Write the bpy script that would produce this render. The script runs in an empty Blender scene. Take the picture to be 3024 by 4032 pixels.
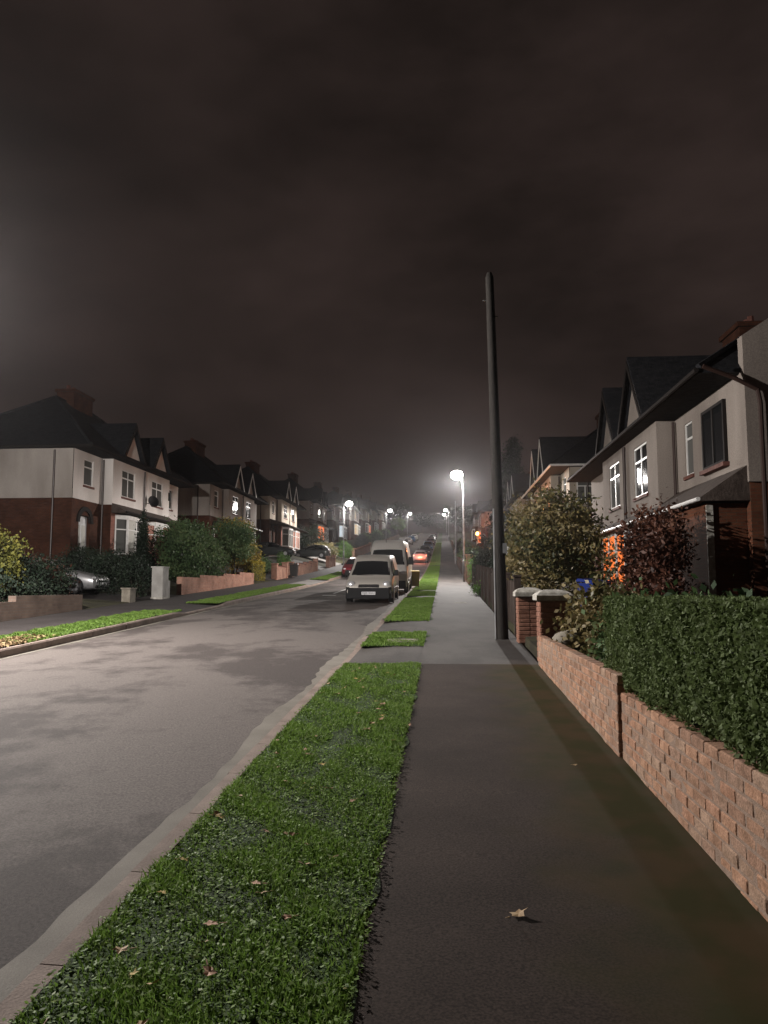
import bpy, bmesh, math, random
import numpy as np
from mathutils import Vector, Matrix

R = math.radians
scene = bpy.context.scene
COL = scene.collection
rng = random.Random(7)

# ------------------------------------------------------------------ camera
cam_d = bpy.data.cameras.new("camera")
cam = bpy.data.objects.new("camera", cam_d)
COL.objects.link(cam)
cam.location = (0, 0, 1.65)
cam.rotation_euler = (R(90 + 5.64), 0, R(4.42))
cam_d.sensor_fit = 'HORIZONTAL'
cam_d.sensor_width = 36
cam_d.lens = 36.05
cam_d.clip_start = 0.05
cam_d.clip_end = 4000
scene.camera = cam

# ------------------------------------------------------------------ night sky: low cloud lit by the town
world = bpy.data.worlds.new("World")
scene.world = world
world.use_nodes = True
wn, wl = world.node_tree.nodes, world.node_tree.links
wn.clear()
w_out = wn.new('ShaderNodeOutputWorld')
w_bg = wn.new('ShaderNodeBackground')
w_tc = wn.new('ShaderNodeTexCoord')
w_map = wn.new('ShaderNodeMapping')
w_map.inputs['Scale'].default_value = (1.6, 1.6, 3.6)
w_noise = wn.new('ShaderNodeTexNoise')
w_noise.inputs['Scale'].default_value = 1.9
w_noise.inputs['Detail'].default_value = 5
w_noise.inputs['Roughness'].default_value = 0.55
w_ramp = wn.new('ShaderNodeValToRGB')
w_ramp.color_ramp.elements[0].position = 0.32
w_ramp.color_ramp.elements[0].color = (0.0118, 0.0083, 0.0072, 1)
w_ramp.color_ramp.elements[1].position = 0.68
w_ramp.color_ramp.elements[1].color = (0.0275, 0.0186, 0.0164, 1)
wl.new(w_tc.outputs['Generated'], w_map.inputs['Vector'])
wl.new(w_map.outputs['Vector'], w_noise.inputs['Vector'])
wl.new(w_noise.outputs['Fac'], w_ramp.inputs['Fac'])
w_sep = wn.new('ShaderNodeSeparateXYZ'); wl.new(w_tc.outputs['Generated'], w_sep.inputs[0])
w_mr = wn.new('ShaderNodeMapRange'); w_mr.interpolation_type = 'SMOOTHSTEP'
w_mr.inputs['From Min'].default_value = 0.0; w_mr.inputs['From Max'].default_value = 0.75
w_mr.inputs['To Min'].default_value = 1.35; w_mr.inputs['To Max'].default_value = 1.1
wl.new(w_sep.outputs['Z'], w_mr.inputs['Value'])
w_mul = wn.new('ShaderNodeVectorMath'); w_mul.operation = 'SCALE'
wl.new(w_ramp.outputs['Color'], w_mul.inputs[0]); wl.new(w_mr.outputs['Result'], w_mul.inputs['Scale'])
wl.new(w_mul.outputs['Vector'], w_bg.inputs['Color'])
w_bg.inputs['Strength'].default_value = 1.0
wl.new(w_bg.outputs['Background'], w_out.inputs['Surface'])

vs = scene.view_settings
vs.view_transform = 'Standard'
vs.look = 'None'
vs.gamma = 1.0
vs.exposure = 0.0
vs.use_curve_mapping = False
scene.cycles.max_bounces = 4
scene.cycles.diffuse_bounces = 2
scene.cycles.glossy_bounces = 2
scene.cycles.transparent_max_bounces = 8
scene.cycles.volume_bounces = 0
scene.cycles.sample_clamp_indirect = 4.0
scene.cycles.use_denoising = True

LAMP_W = 8200.0          # power of one street lantern
LED = (1.0, 0.94, 0.89)

# ------------------------------------------------------------------ helpers
def tag(o, label=None, cat=None, group=None, kind=None):
    if label: o['label'] = label
    if cat: o['category'] = cat
    if group: o['group'] = group
    if kind: o['kind'] = kind
    return o

def empty(name, loc=(0, 0, 0), rz=0.0, rx=0.0, label=None, cat=None, group=None):
    o = bpy.data.objects.new(name, None)
    o.empty_display_size = 0.2
    COL.objects.link(o)
    o.location = loc
    o.rotation_euler = (rx, 0, rz)
    return tag(o, label, cat, group)

def link_mesh(name, me, mat, parent=None, smooth=None):
    o = bpy.data.objects.new(name, me)
    COL.objects.link(o)
    if mat and not me.materials: me.materials.append(mat)
    if parent is not None: o.parent = parent
    if smooth is not None:
        me.polygons.foreach_set('use_smooth', [True] * len(me.polygons))
        if smooth < 180:
            me.set_sharp_from_angle(angle=R(smooth))
    return o

class MB:
    """collects quads, boxes and tubes for ONE mesh object"""
    def __init__(s, T=None):
        s.v, s.f, s.T = [], [], T
    def pt(s, p):
        s.v.append(tuple(s.T(*p)) if s.T else tuple(p)); return len(s.v) - 1
    def face(s, *ps):
        s.f.append([s.pt(p) for p in ps])
    def box(s, x0, x1, y0, y1, z0, z1):
        b = [s.pt(p) for p in ((x0,y0,z0),(x1,y0,z0),(x1,y1,z0),(x0,y1,z0),(x0,y0,z1),(x1,y0,z1),(x1,y1,z1),(x0,y1,z1))]
        for q in ((0,3,2,1),(4,5,6,7),(0,1,5,4),(1,2,6,5),(2,3,7,6),(3,0,4,7)):
            s.f.append([b[i] for i in q])
    def hexa(s, bot, top):
        n = len(bot)
        b = [s.pt(p) for p in bot]; t = [s.pt(p) for p in top]
        s.f.append(b[::-1]); s.f.append(t)
        for i in range(n):
            j = (i + 1) % n
            s.f.append([b[i], b[j], t[j], t[i]])
    def tube(s, p0, p1, r0, r1=None, n=10, caps=True):
        r1 = r0 if r1 is None else r1
        a, b = Vector(p0), Vector(p1)
        d = (b - a).normalized()
        up = Vector((0, 0, 1)) if abs(d.z) < 0.9 else Vector((1, 0, 0))
        e = d.cross(up).normalized(); g = d.cross(e)
        A, B = [], []
        for i in range(n):
            t = 2 * math.pi * i / n
            o = e * math.cos(t) + g * math.sin(t)
            A.append(s.pt(a + o * r0)); B.append(s.pt(b + o * r1))
        for i in range(n):
            j = (i + 1) % n
            s.f.append([A[i], A[j], B[j], B[i]])
        if caps:
            s.f.append(A[::-1]); s.f.append(B)
    def path(s, pts, r, n=8):
        for a, b in zip(pts, pts[1:]): s.tube(a, b, r, r, n)
    def ball(s, c, r, nu=12, nv=8, sx=1, sy=1, sz=1):
        rows = []
        for i in range(nv + 1):
            ph = math.pi * i / nv
            rows.append([s.pt((c[0] + sx*r*math.sin(ph)*math.cos(2*math.pi*j/nu), c[1] + sy*r*math.sin(ph)*math.sin(2*math.pi*j/nu), c[2] + sz*r*math.cos(ph))) for j in range(nu)])
        for i in range(nv):
            for j in range(nu):
                k = (j + 1) % nu
                s.f.append([rows[i][j], rows[i+1][j], rows[i+1][k], rows[i][k]])
    def mesh(s, name='m'):
        me = bpy.data.meshes.new(name)
        me.from_pydata(s.v, [], s.f)
        me.update()
        return me
    def build(s, name, mat, parent=None, smooth=None):
        return link_mesh(name, s.mesh(name), mat, parent, smooth)

def np_mesh(name, V, F, attr=None):
    """V (n,3), F (m,k) arrays -> mesh; attr = per-face float 'rnd'"""
    me = bpy.data.meshes.new(name)
    V = np.asarray(V, np.float32); F = np.asarray(F, np.int32)
    m, k = F.shape
    me.vertices.add(len(V)); me.vertices.foreach_set('co', V.ravel())
    me.loops.add(m * k); me.loops.foreach_set('vertex_index', F.ravel())
    me.polygons.add(m)
    me.polygons.foreach_set('loop_start', np.arange(0, m * k, k, dtype=np.int32))
    me.polygons.foreach_set('loop_total', np.full(m, k, np.int32))
    if attr is not None:
        a = me.attributes.new('rnd', 'FLOAT', 'FACE')
        a.data.foreach_set('value', np.asarray(attr, np.float32))
    me.update(calc_edges=True)
    return me

# ------------------------------------------------------------------ materials
def new_mat(name):
    m = bpy.data.materials.new(name); m.use_nodes = True
    n, l = m.node_tree.nodes, m.node_tree.links
    return m, n, l, n['Principled BSDF']

def set_in(b, key, val):
    if key in b.inputs: b.inputs[key].default_value = val

def c4(c): return (c[0], c[1], c[2], 1.0)

def plain(name, c, rough=0.6, metal=0.0, spec=0.5, coat=0.0, emit=None, estr=0.0):
    m, n, l, b = new_mat(name)
    b.inputs['Base Color'].default_value = c4(c)
    b.inputs['Roughness'].default_value = rough
    b.inputs['Metallic'].default_value = metal
    set_in(b, 'Specular IOR Level', spec)
    set_in(b, 'Coat Weight', coat)
    if emit:
        b.inputs['Emission Color'].default_value = c4(emit)
        b.inputs['Emission Strength'].default_value = estr
    return m

def noisy(name, c1, c2, scale=3.0, rough=0.85, bump=0.0, bscale=60.0, fine=0.0, fscale=120.0, stretch=(1, 1, 1), lo=0.35, hi=0.65, spec=0.3, detail=5, bdist=0.01, nrough=0.5):
    """two base colours mixed by noise in world space, optional fine grain and bump"""
    m, n, l, b = new_mat(name)
    g = n.new('ShaderNodeNewGeometry')
    mp = n.new('ShaderNodeMapping'); mp.inputs['Scale'].default_value = stretch
    l.new(g.outputs['Position'], mp.inputs['Vector'])
    t = n.new('ShaderNodeTexNoise'); t.inputs['Scale'].default_value = scale; t.inputs['Detail'].default_value = detail; t.inputs['Roughness'].default_value = nrough
    l.new(mp.outputs['Vector'], t.inputs['Vector'])
    r = n.new('ShaderNodeValToRGB')
    r.color_ramp.elements[0].position = lo; r.color_ramp.elements[0].color = c4(c1)
    r.color_ramp.elements[1].position = hi; r.color_ramp.elements[1].color = c4(c2)
    l.new(t.outputs['Fac'], r.inputs['Fac'])
    col = r.outputs['Color']
    if fine > 0:
        f = n.new('ShaderNodeTexNoise'); f.inputs['Scale'].default_value = fscale; f.inputs['Detail'].default_value = 3
        l.new(g.outputs['Position'], f.inputs['Vector'])
        mr = n.new('ShaderNodeMapRange')
        mr.inputs['From Min'].default_value = 0.3; mr.inputs['From Max'].default_value = 0.7
        mr.inputs['To Min'].default_value = 1 - fine; mr.inputs['To Max'].default_value = 1 + fine
        l.new(f.outputs['Fac'], mr.inputs['Value'])
        mx = n.new('ShaderNodeVectorMath'); mx.operation = 'SCALE'
        l.new(col, mx.inputs[0]); l.new(mr.outputs['Result'], mx.inputs['Scale'])
        col = mx.outputs['Vector']
    l.new(col, b.inputs['Base Color'])
    b.inputs['Roughness'].default_value = rough
    set_in(b, 'Specular IOR Level', spec)
    if bump > 0:
        bt = n.new('ShaderNodeTexNoise'); bt.inputs['Scale'].default_value = bscale; bt.inputs['Detail'].default_value = 4
        l.new(g.outputs['Position'], bt.inputs['Vector'])
        bp = n.new('ShaderNodeBump'); bp.inputs['Strength'].default_value = bump; bp.inputs['Distance'].default_value = bdist
        l.new(bt.outputs['Fac'], bp.inputs['Height'])
        l.new(bp.outputs['Normal'], b.inputs['Normal'])
    return m

def brickwork(name, c1, c2, mortar, rough=0.9):
    m, n, l, b = new_mat(name)
    g = n.new('ShaderNodeNewGeometry')
    sp = n.new('ShaderNodeSeparateXYZ'); l.new(g.outputs['Position'], sp.inputs[0])
    ad = n.new('ShaderNodeMath'); ad.operation = 'ADD'
    l.new(sp.outputs['X'], ad.inputs[0]); l.new(sp.outputs['Y'], ad.inputs[1])
    cb = n.new('ShaderNodeCombineXYZ')
    l.new(ad.outputs[0], cb.inputs['X']); l.new(sp.outputs['Z'], cb.inputs['Y'])
    t = n.new('ShaderNodeTexBrick')
    t.inputs['Scale'].default_value = 1.0
    t.inputs['Brick Width'].default_value = 0.225; t.inputs['Row Height'].default_value = 0.075
    t.inputs['Mortar Size'].default_value = 0.006
    t.inputs['Color1'].default_value = c4(c1); t.inputs['Color2'].default_value = c4(c2); t.inputs['Mortar'].default_value = c4(mortar)
    l.new(cb.outputs[0], t.inputs['Vector'])
    ns = n.new('ShaderNodeTexNoise'); ns.inputs['Scale'].default_value = 1.6; ns.inputs['Detail'].default_value = 5
    l.new(g.outputs['Position'], ns.inputs['Vector'])
    mr = n.new('ShaderNodeMapRange'); mr.inputs['From Min'].default_value = 0.3; mr.inputs['From Max'].default_value = 0.7
    mr.inputs['To Min'].default_value = 0.7; mr.inputs['To Max'].default_value = 1.25
    l.new(ns.outputs['Fac'], mr.inputs['Value'])
    mx = n.new('ShaderNodeVectorMath'); mx.operation = 'SCALE'
    l.new(t.outputs['Color'], mx.inputs[0]); l.new(mr.outputs['Result'], mx.inputs['Scale'])
    l.new(mx.outputs['Vector'], b.inputs['Base Color'])
    bp = n.new('ShaderNodeBump'); bp.inputs['Strength'].default_value = 0.6; bp.inputs['Distance'].default_value = 0.01
    inv = n.new('ShaderNodeMath'); inv.operation = 'SUBTRACT'; inv.inputs[0].default_value = 1.0
    l.new(t.outputs['Fac'], inv.inputs[1]); l.new(inv.outputs[0], bp.inputs['Height'])
    l.new(bp.outputs['Normal'], b.inputs['Normal'])
    b.inputs['Roughness'].default_value = rough
    set_in(b, 'Specular IOR Level', 0.2)
    return m

def leafy(name, cols, rough=0.55, spec=0.35, transl=0.25):
    """leaf colours picked per face from attribute rnd"""
    m, n, l, b = new_mat(name)
    a = n.new('ShaderNodeAttribute'); a.attribute_name = 'rnd'
    r = n.new('ShaderNodeValToRGB')
    cr = r.color_ramp
    while len(cr.elements) < len(cols): cr.elements.new(0.5)
    for i, c in enumerate(cols):
        cr.elements[i].position = i / max(1, len(cols) - 1); cr.elements[i].color = c4(c)
    l.new(a.outputs['Fac'], r.inputs['Fac'])
    l.new(r.outputs['Color'], b.inputs['Base Color'])
    b.inputs['Roughness'].default_value = rough
    set_in(b, 'Specular IOR Level', spec)
    if transl > 0:
        tr = n.new('ShaderNodeBsdfTranslucent'); l.new(r.outputs['Color'], tr.inputs['Color'])
        ms = n.new('ShaderNodeMixShader'); ms.inputs[0].default_value = transl
        out = n['Material Output']
        l.new(b.outputs[0], ms.inputs[1]); l.new(tr.outputs[0], ms.inputs[2]); l.new(ms.outputs[0], out.inputs['Surface'])
    return m

def emitter(name, c, s):
    m = bpy.data.materials.new(name); m.use_nodes = True
    n, l = m.node_tree.nodes, m.node_tree.links
    n.clear()
    o = n.new('ShaderNodeOutputMaterial'); e = n.new('ShaderNodeEmission')
    e.inputs['Color'].default_value = c4(c); e.inputs['Strength'].default_value = s
    l.new(e.outputs[0], o.inputs['Surface'])
    return m

M = {}
M['road'] = noisy('road asphalt', (0.056, 0.047, 0.044), (0.112, 0.097, 0.090), 0.5, 0.85, 0.5, 120, 0.34, 60, stretch=(1.0, 0.75, 1), lo=0.44, hi=0.525, spec=0.2, detail=12, nrough=0.66)
M['gutter'] = noisy('worn gutter concrete', (0.115, 0.103, 0.086), (0.18, 0.165, 0.14), 1.6, 0.8, 0.3, 120, 0.2, 160)
M['kerb'] = noisy('kerb stone', (0.16, 0.12, 0.10), (0.25, 0.195, 0.165), 3, 0.85, 0.4, 90, 0.2, 120)
M['path_dark'] = noisy('old tarmac footway', (0.030, 0.025, 0.024), (0.044, 0.037, 0.036), 1.1, 0.8, 0.5, 150, 0.35, 90, spec=0.35)
M['path'] = noisy('grey tarmac footway', (0.031, 0.027, 0.025), (0.064, 0.057, 0.053), 0.9, 0.8, 0.4, 120, 0.3, 60, stretch=(1, 0.5, 1), spec=0.3, lo=0.4, hi=0.58, detail=9, nrough=0.62)
M['moss'] = noisy('mossy footway edge', (0.030, 0.030, 0.014), (0.052, 0.043, 0.028), 2.2, 0.9, 0.6, 130, 0.35, 200, stretch=(1, 0.7, 1))
def mossy_path():
    m = noisy('near footway, mossy towards the wall', (0.028, 0.020, 0.0165), (0.044, 0.032, 0.027), 1.1, 0.9, 0.25, 260, 0.5, 85, spec=0.15)
    n, l = m.node_tree.nodes, m.node_tree.links
    b = n['Principled BSDF']
    src = b.inputs['Base Color'].links[0].from_socket
    g = n.new('ShaderNodeNewGeometry'); sp = n.new('ShaderNodeSeparateXYZ'); l.new(g.outputs['Position'], sp.inputs[0])
    t = n.new('ShaderNodeTexNoise'); t.inputs['Scale'].default_value = 1.7; t.inputs['Detail'].default_value = 6; l.new(g.outputs['Position'], t.inputs['Vector'])
    ad = n.new('ShaderNodeMath'); ad.operation = 'MULTIPLY_ADD'; ad.inputs[1].default_value = 1.1; l.new(t.outputs['Fac'], ad.inputs[0]); l.new(sp.outputs['X'], ad.inputs[2])
    mr = n.new('ShaderNodeMapRange'); mr.interpolation_type = 'SMOOTHSTEP'; mr.inputs['From Min'].default_value = 0.9; mr.inputs['From Max'].default_value = 1.6
    l.new(ad.outputs[0], mr.inputs['Value'])
    t2 = n.new('ShaderNodeTexNoise'); t2.inputs['Scale'].default_value = 3.0; t2.inputs['Detail'].default_value = 5; l.new(g.outputs['Position'], t2.inputs['Vector'])
    r = n.new('ShaderNodeValToRGB'); r.color_ramp.elements[0].position = 0.38; r.color_ramp.elements[0].color = (0.028, 0.026, 0.007, 1)
    r.color_ramp.elements[1].position = 0.62; r.color_ramp.elements[1].color = (0.047, 0.031, 0.013, 1); l.new(t2.outputs['Fac'], r.inputs['Fac'])
    mx = n.new('ShaderNodeMix'); mx.data_type = 'RGBA'
    l.new(mr.outputs['Result'], mx.inputs['Factor']); l.new(src, mx.inputs[6]); l.new(r.outputs['Color'], mx.inputs[7])
    l.new(mx.outputs[2], b.inputs['Base Color'])
    return m
M['path_near'] = mossy_path()
M['drive'] = noisy('concrete drive', (0.14, 0.13, 0.12), (0.22, 0.21, 0.2), 1.2, 0.8, 0.2, 120, 0.15, 160)
M['soil'] = noisy('garden soil', (0.022, 0.019, 0.012), (0.05, 0.048, 0.022), 1.2, 0.95, 0.7, 30, 0.3, 80, bdist=0.03)
M['turf'] = noisy('turf', (0.020, 0.034, 0.010), (0.04, 0.075, 0.018), 2.2, 0.9, 0.8, 60, 0.4, 90, bdist=0.03)
M['dead'] = noisy('dry leaf litter', (0.12, 0.08, 0.035), (0.24, 0.17, 0.09), 9, 0.9, 0.8, 40, 0.4, 80, bdist=0.02)
M['brick'] = brickwork('house brick', (0.24, 0.095, 0.072), (0.30, 0.13, 0.10), (0.2, 0.14, 0.11))
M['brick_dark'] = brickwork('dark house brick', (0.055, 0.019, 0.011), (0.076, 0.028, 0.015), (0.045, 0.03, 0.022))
M['brick_mid'] = brickwork('brown brick', (0.10, 0.034, 0.018), (0.13, 0.048, 0.025), (0.08, 0.05, 0.033))
M['brick_wall'] = brickwork('garden wall brick', (0.30, 0.15, 0.105), (0.36, 0.20, 0.15), (0.26, 0.21, 0.17))
M['brick_grey'] = brickwork('weathered garden wall brick', (0.15, 0.105, 0.085), (0.2, 0.14, 0.11), (0.16, 0.14, 0.12))
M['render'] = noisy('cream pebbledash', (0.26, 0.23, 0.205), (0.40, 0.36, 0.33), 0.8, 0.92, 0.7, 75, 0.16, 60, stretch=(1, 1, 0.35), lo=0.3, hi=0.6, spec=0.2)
M['render_white'] = noisy('white painted render', (0.58, 0.54, 0.51), (0.76, 0.72, 0.69), 0.7, 0.9, 0.5, 70, 0.1, 60, stretch=(1, 1, 0.3), spec=0.25)
M['render_warm'] = noisy('buff painted render', (0.36, 0.31, 0.25), (0.47, 0.41, 0.34), 0.7, 0.9, 0.5, 70, 0.12, 60, stretch=(1, 1, 0.3), spec=0.25)
M['render_dull'] = noisy('dull grey pink render', (0.20, 0.17, 0.15), (0.30, 0.26, 0.23), 0.8, 0.92, 0.7, 75, 0.2, 40, stretch=(1, 1, 0.3), lo=0.3, hi=0.62, spec=0.15)
M['roof'] = noisy('slate roof', (0.011, 0.012, 0.014), (0.022, 0.022, 0.025), 3.5, 0.85, 0.6, 9, 0.3, 25, stretch=(1, 1, 2.5), bdist=0.03, spec=0.15)
M['white'] = noisy('white frame paint', (0.66, 0.65, 0.63), (0.78, 0.77, 0.75), 5, 0.4, 0, spec=0.5)
M['dark_trim'] = plain('dark painted trim', (0.016, 0.013, 0.012), 0.8, 0, 0.15)
M['pipe'] = plain('brown painted downpipe', (0.035, 0.018, 0.014), 0.45)
M['sill'] = noisy('tile sill', (0.10, 0.04, 0.03), (0.16, 0.07, 0.055), 6, 0.8)
M['canopy'] = noisy('canopy tiles', (0.05, 0.036, 0.03), (0.085, 0.065, 0.055), 5, 0.85, 0.6, 14, 0.3, 40, bdist=0.02)
M['glass'] = plain('dark window glass', (0.012, 0.013, 0.014), 0.04, 0, 0.6, 0.0)
M['glass_grey'] = plain('window glass over a net curtain', (0.10, 0.10, 0.095), 0.9, 0, 0.0, 0.6)
M['curtain'] = plain('window glass over a pink curtain', (0.45, 0.24, 0.19), 0.9, 0, 0.0, 0.5)
M['blind'] = plain('window glass over a white blind', (0.55, 0.54, 0.50), 0.9, 0, 0.0, 0.5)
M['lit'] = emitter('orange lit window', (1.0, 0.23, 0.06), 1.15)
M['lit_warm'] = emitter('warm lit window', (1.0, 0.78, 0.5), 0.7)
M['lit_pale'] = emitter('pale lit window', (0.85, 0.95, 1.0), 0.8)
M['door_white'] = noisy('white door', (0.6, 0.6, 0.6), (0.72, 0.72, 0.72), 4, 0.35)
M['steel'] = noisy('galvanised steel column', (0.14, 0.145, 0.15), (0.24, 0.245, 0.25), 4, 0.5, 0, spec=0.5)
M['lantern'] = plain('lantern housing', (0.10, 0.10, 0.11), 0.5)
M['led'] = emitter('led lens', LED, 40.0)
M['timber'] = noisy('creosoted pole timber', (0.011, 0.009, 0.008), (0.024, 0.020, 0.017), 9, 0.85, 0.6, 40, 0.3, 60, stretch=(6, 6, 0.5), bdist=0.01)
M['fence'] = noisy('dark fence timber', (0.030, 0.020, 0.016), (0.06, 0.042, 0.034), 5, 0.85, 0.4, 30, 0.2, 60, stretch=(3, 3, 0.6))
M['cap'] = noisy('painted pillar cap', (0.26, 0.245, 0.21), (0.48, 0.46, 0.42), 9, 0.85, 0.5, 60, 0.2, 70)
M['mortar'] = noisy('mortar', (0.21, 0.145, 0.108), (0.28, 0.20, 0.155), 14, 0.95, 0.6, 120, 0.2, 120)
M['mortar_red'] = noisy('sooty red mortar', (0.14, 0.075, 0.052), (0.2, 0.11, 0.08), 14, 0.95, 0.6, 120, 0.2, 120)
M['gold'] = leafy('golden privet', [(0.24, 0.20, 0.03), (0.36, 0.30, 0.045), (0.46, 0.38, 0.06)], 0.6, 0.25, 0.25)
M['cabinet'] = noisy('pale painted cabinet', (0.24, 0.23, 0.215), (0.33, 0.32, 0.30), 3, 0.7)
M['rubber'] = plain('tyre rubber', (0.012, 0.012, 0.012), 0.85)
M['plastic'] = plain('black plastic', (0.007, 0.007, 0.008), 0.6, 0, 0.2)
M['rim'] = plain('alloy rim', (0.35, 0.35, 0.36), 0.35, 0.8)
M['car_glass'] = plain('car glass', (0.004, 0.005, 0.006), 0.04, 0, 0.3)
M['head'] = plain('headlamp lens', (0.80, 0.80, 0.82), 0.28, 0.6, 0.6, 0.6)
M['tail'] = plain('tail lamp lens', (0.30, 0.012, 0.012), 0.2, 0, 0.5, 0.5)
M['plate'] = plain('number plate', (0.68, 0.68, 0.70), 0.45)
M['ink'] = plain('plate lettering', (0.01, 0.01, 0.012), 0.6)
M['chrome'] = plain('chrome', (0.6, 0.6, 0.62), 0.18, 1.0)
def paint(name, c, metal=0.15, rough=0.35): return plain(name, c, rough, metal, 0.5, 0.5)
M['p_van'] = paint('silver beige van paint', (0.46, 0.43, 0.39), 0.1, 0.45)
M['p_white'] = paint('white van paint', (0.56, 0.54, 0.51), 0.0, 0.45)
M['p_red'] = paint('red car paint', (0.13, 0.008, 0.014))
M['p_silver'] = paint('silver car paint', (0.42, 0.42, 0.43), 0.6, 0.35)
M['p_grey'] = paint('grey car paint', (0.30, 0.29, 0.29), 0.4, 0.35)
M['p_black'] = paint('black car paint', (0.012, 0.018, 0.018))
M['p_navy'] = paint('navy car paint', (0.015, 0.02, 0.045))
M['p_blue'] = paint('blue car paint', (0.02, 0.09, 0.22))
M['p_maroon'] = paint('maroon car paint', (0.07, 0.012, 0.014))
M['bin_blue'] = plain('blue bin plastic', (0.006, 0.018, 0.13), 0.6, 0, 0.2)
M['bin_ochre'] = plain('ochre bin plastic', (0.36, 0.20, 0.035), 0.5)
M['bin_yellow'] = plain('yellow bin lid', (0.62, 0.42, 0.05), 0.45)
M['bin_black'] = plain('black bin plastic', (0.015, 0.015, 0.015), 0.5)
M['paint_line'] = noisy('worn road paint', (0.30, 0.30, 0.29), (0.55, 0.55, 0.53), 14, 0.7)
M['cover'] = noisy('concrete cover slab', (0.17, 0.15, 0.12), (0.25, 0.225, 0.185), 6, 0.85, 0.4, 80, 0.2, 90)
M['grass'] = leafy('grass blades', [(0.062, 0.095, 0.020), (0.11, 0.19, 0.033), (0.16, 0.275, 0.048), (0.21, 0.325, 0.072), (0.29, 0.34, 0.15)], 0.6, 0.22, 0.35)
M['privet'] = leafy('privet leaves', [(0.072, 0.095, 0.034), (0.11, 0.15, 0.054), (0.15, 0.20, 0.08), (0.215, 0.26, 0.13)], 0.65, 0.2, 0.3)
M['bush'] = leafy('dark green leaves', [(0.035, 0.065, 0.028), (0.065, 0.115, 0.046), (0.095, 0.15, 0.06), (0.14, 0.18, 0.075)], 0.6, 0.25, 0.25)
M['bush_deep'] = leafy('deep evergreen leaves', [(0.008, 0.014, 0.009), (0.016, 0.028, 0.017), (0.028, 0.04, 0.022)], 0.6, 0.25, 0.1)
M['lime'] = leafy('bright green leaves', [(0.05, 0.11, 0.02), (0.09, 0.19, 0.035), (0.13, 0.25, 0.05)], 0.5, 0.35, 0.25)
M['yellow'] = leafy('yellowing leaves', [(0.13, 0.11, 0.025), (0.24, 0.18, 0.03), (0.34, 0.24, 0.04), (0.2, 0.2, 0.05)], 0.55, 0.3, 0.3)
M['yellow_green'] = leafy('yellow green leaves', [(0.06, 0.065, 0.018), (0.12, 0.125, 0.028), (0.19, 0.18, 0.04), (0.26, 0.23, 0.05)], 0.6, 0.25, 0.3)
M['autumn'] = leafy('autumn shrub leaves', [(0.04, 0.05, 0.02), (0.085, 0.085, 0.032), (0.14, 0.115, 0.042), (0.21, 0.16, 0.065), (0.34, 0.28, 0.16)], 0.5, 0.4, 0.25)
M['russet'] = leafy('russet leaves', [(0.034, 0.014, 0.009), (0.075, 0.028, 0.017), (0.12, 0.048, 0.030), (0.20, 0.10, 0.062)], 0.55, 0.35, 0.2)
M['bark'] = noisy('bark', (0.04, 0.032, 0.025), (0.08, 0.065, 0.05), 8, 0.95, 0.8, 30, stretch=(3, 3, 0.7), bdist=0.02)
M['leaf_tan'] = noisy('dry tan leaf', (0.33, 0.22, 0.12), (0.48, 0.35, 0.20), 25, 0.7)
M['leaf_pink'] = noisy('dry pinkish leaf', (0.36, 0.21, 0.13), (0.48, 0.30, 0.2), 25, 0.7)
M['leaf_yellow'] = noisy('yellow leaf', (0.40, 0.29, 0.08), (0.5, 0.38, 0.13), 25, 0.7)

# ------------------------------------------------------------------ the lie of the land
_sy = np.array([-80, 0, 40, 60, 80, 95, 260, 320, 400, 2000.0])
_ss = np.array([0.041, 0.041, 0.041, 0.058, 0.07, 0.09, 0.09, 0.03, -0.01, -0.01])
_yy = np.arange(-80, 2000.5, 0.5)
_sl = np.interp(_yy, _sy, _ss)
_zz = np.concatenate([[0], np.cumsum((_sl[1:] + _sl[:-1]) * 0.25)])
_zz -= np.interp(0, _yy, _zz)
def base(y): return float(np.interp(y, _yy, _zz))
def slope(y): return float(np.interp(y, _sy, _ss))
def ground(x, y):
    b = base(y)
    if x < -11.35:
        cut = min(1.0, max(0.0, (abs(y - 29.8) - 2.8) / 2.0)) if x > -18.5 else 1.0
        return b + (0.12 + 1.03 * cut) * min(1.0, (-11.35 - x) / 4.5) + max(0, -27 - x) * 0.05
    if x > 1.50: return b + 0.12 + 0.25 * min(1.0, (x - 1.42) / 4.0) + max(0, x - 16) * 0.04
    return b - 0.35

KR, KL = -1.66, -7.85         # road edges
PR = 1.42                     # back of the right footway
PL = -11.35                   # back of the left footway

def strip(name, xs, y0, y1, zf, mat, step=1.0, kind='structure', parent=None, wob=None, label=None):
    """ribbon along the street; xs = cross positions, zf(x, y) = height"""
    n = max(2, int((y1 - y0) / step) + 1)
    V, F = [], []
    for i in range(n):
        y = y0 + (y1 - y0) * i / (n - 1)
        for j, x in enumerate(xs):
            xx = x + (wob(j, y) if wob else 0)
            V.append((xx, y, zf(xx, y)))
    k = len(xs)
    for i in range(n - 1):
        for j in range(k - 1):
            a = i * k + j
            F.append((a, a + 1, a + 1 + k, a + k))
    me = bpy.data.meshes.new(name); me.from_pydata(V, [], F); me.update()
    o = link_mesh(name, me, mat, parent)
    if parent is None: o['kind'] = kind
    return o

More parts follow.
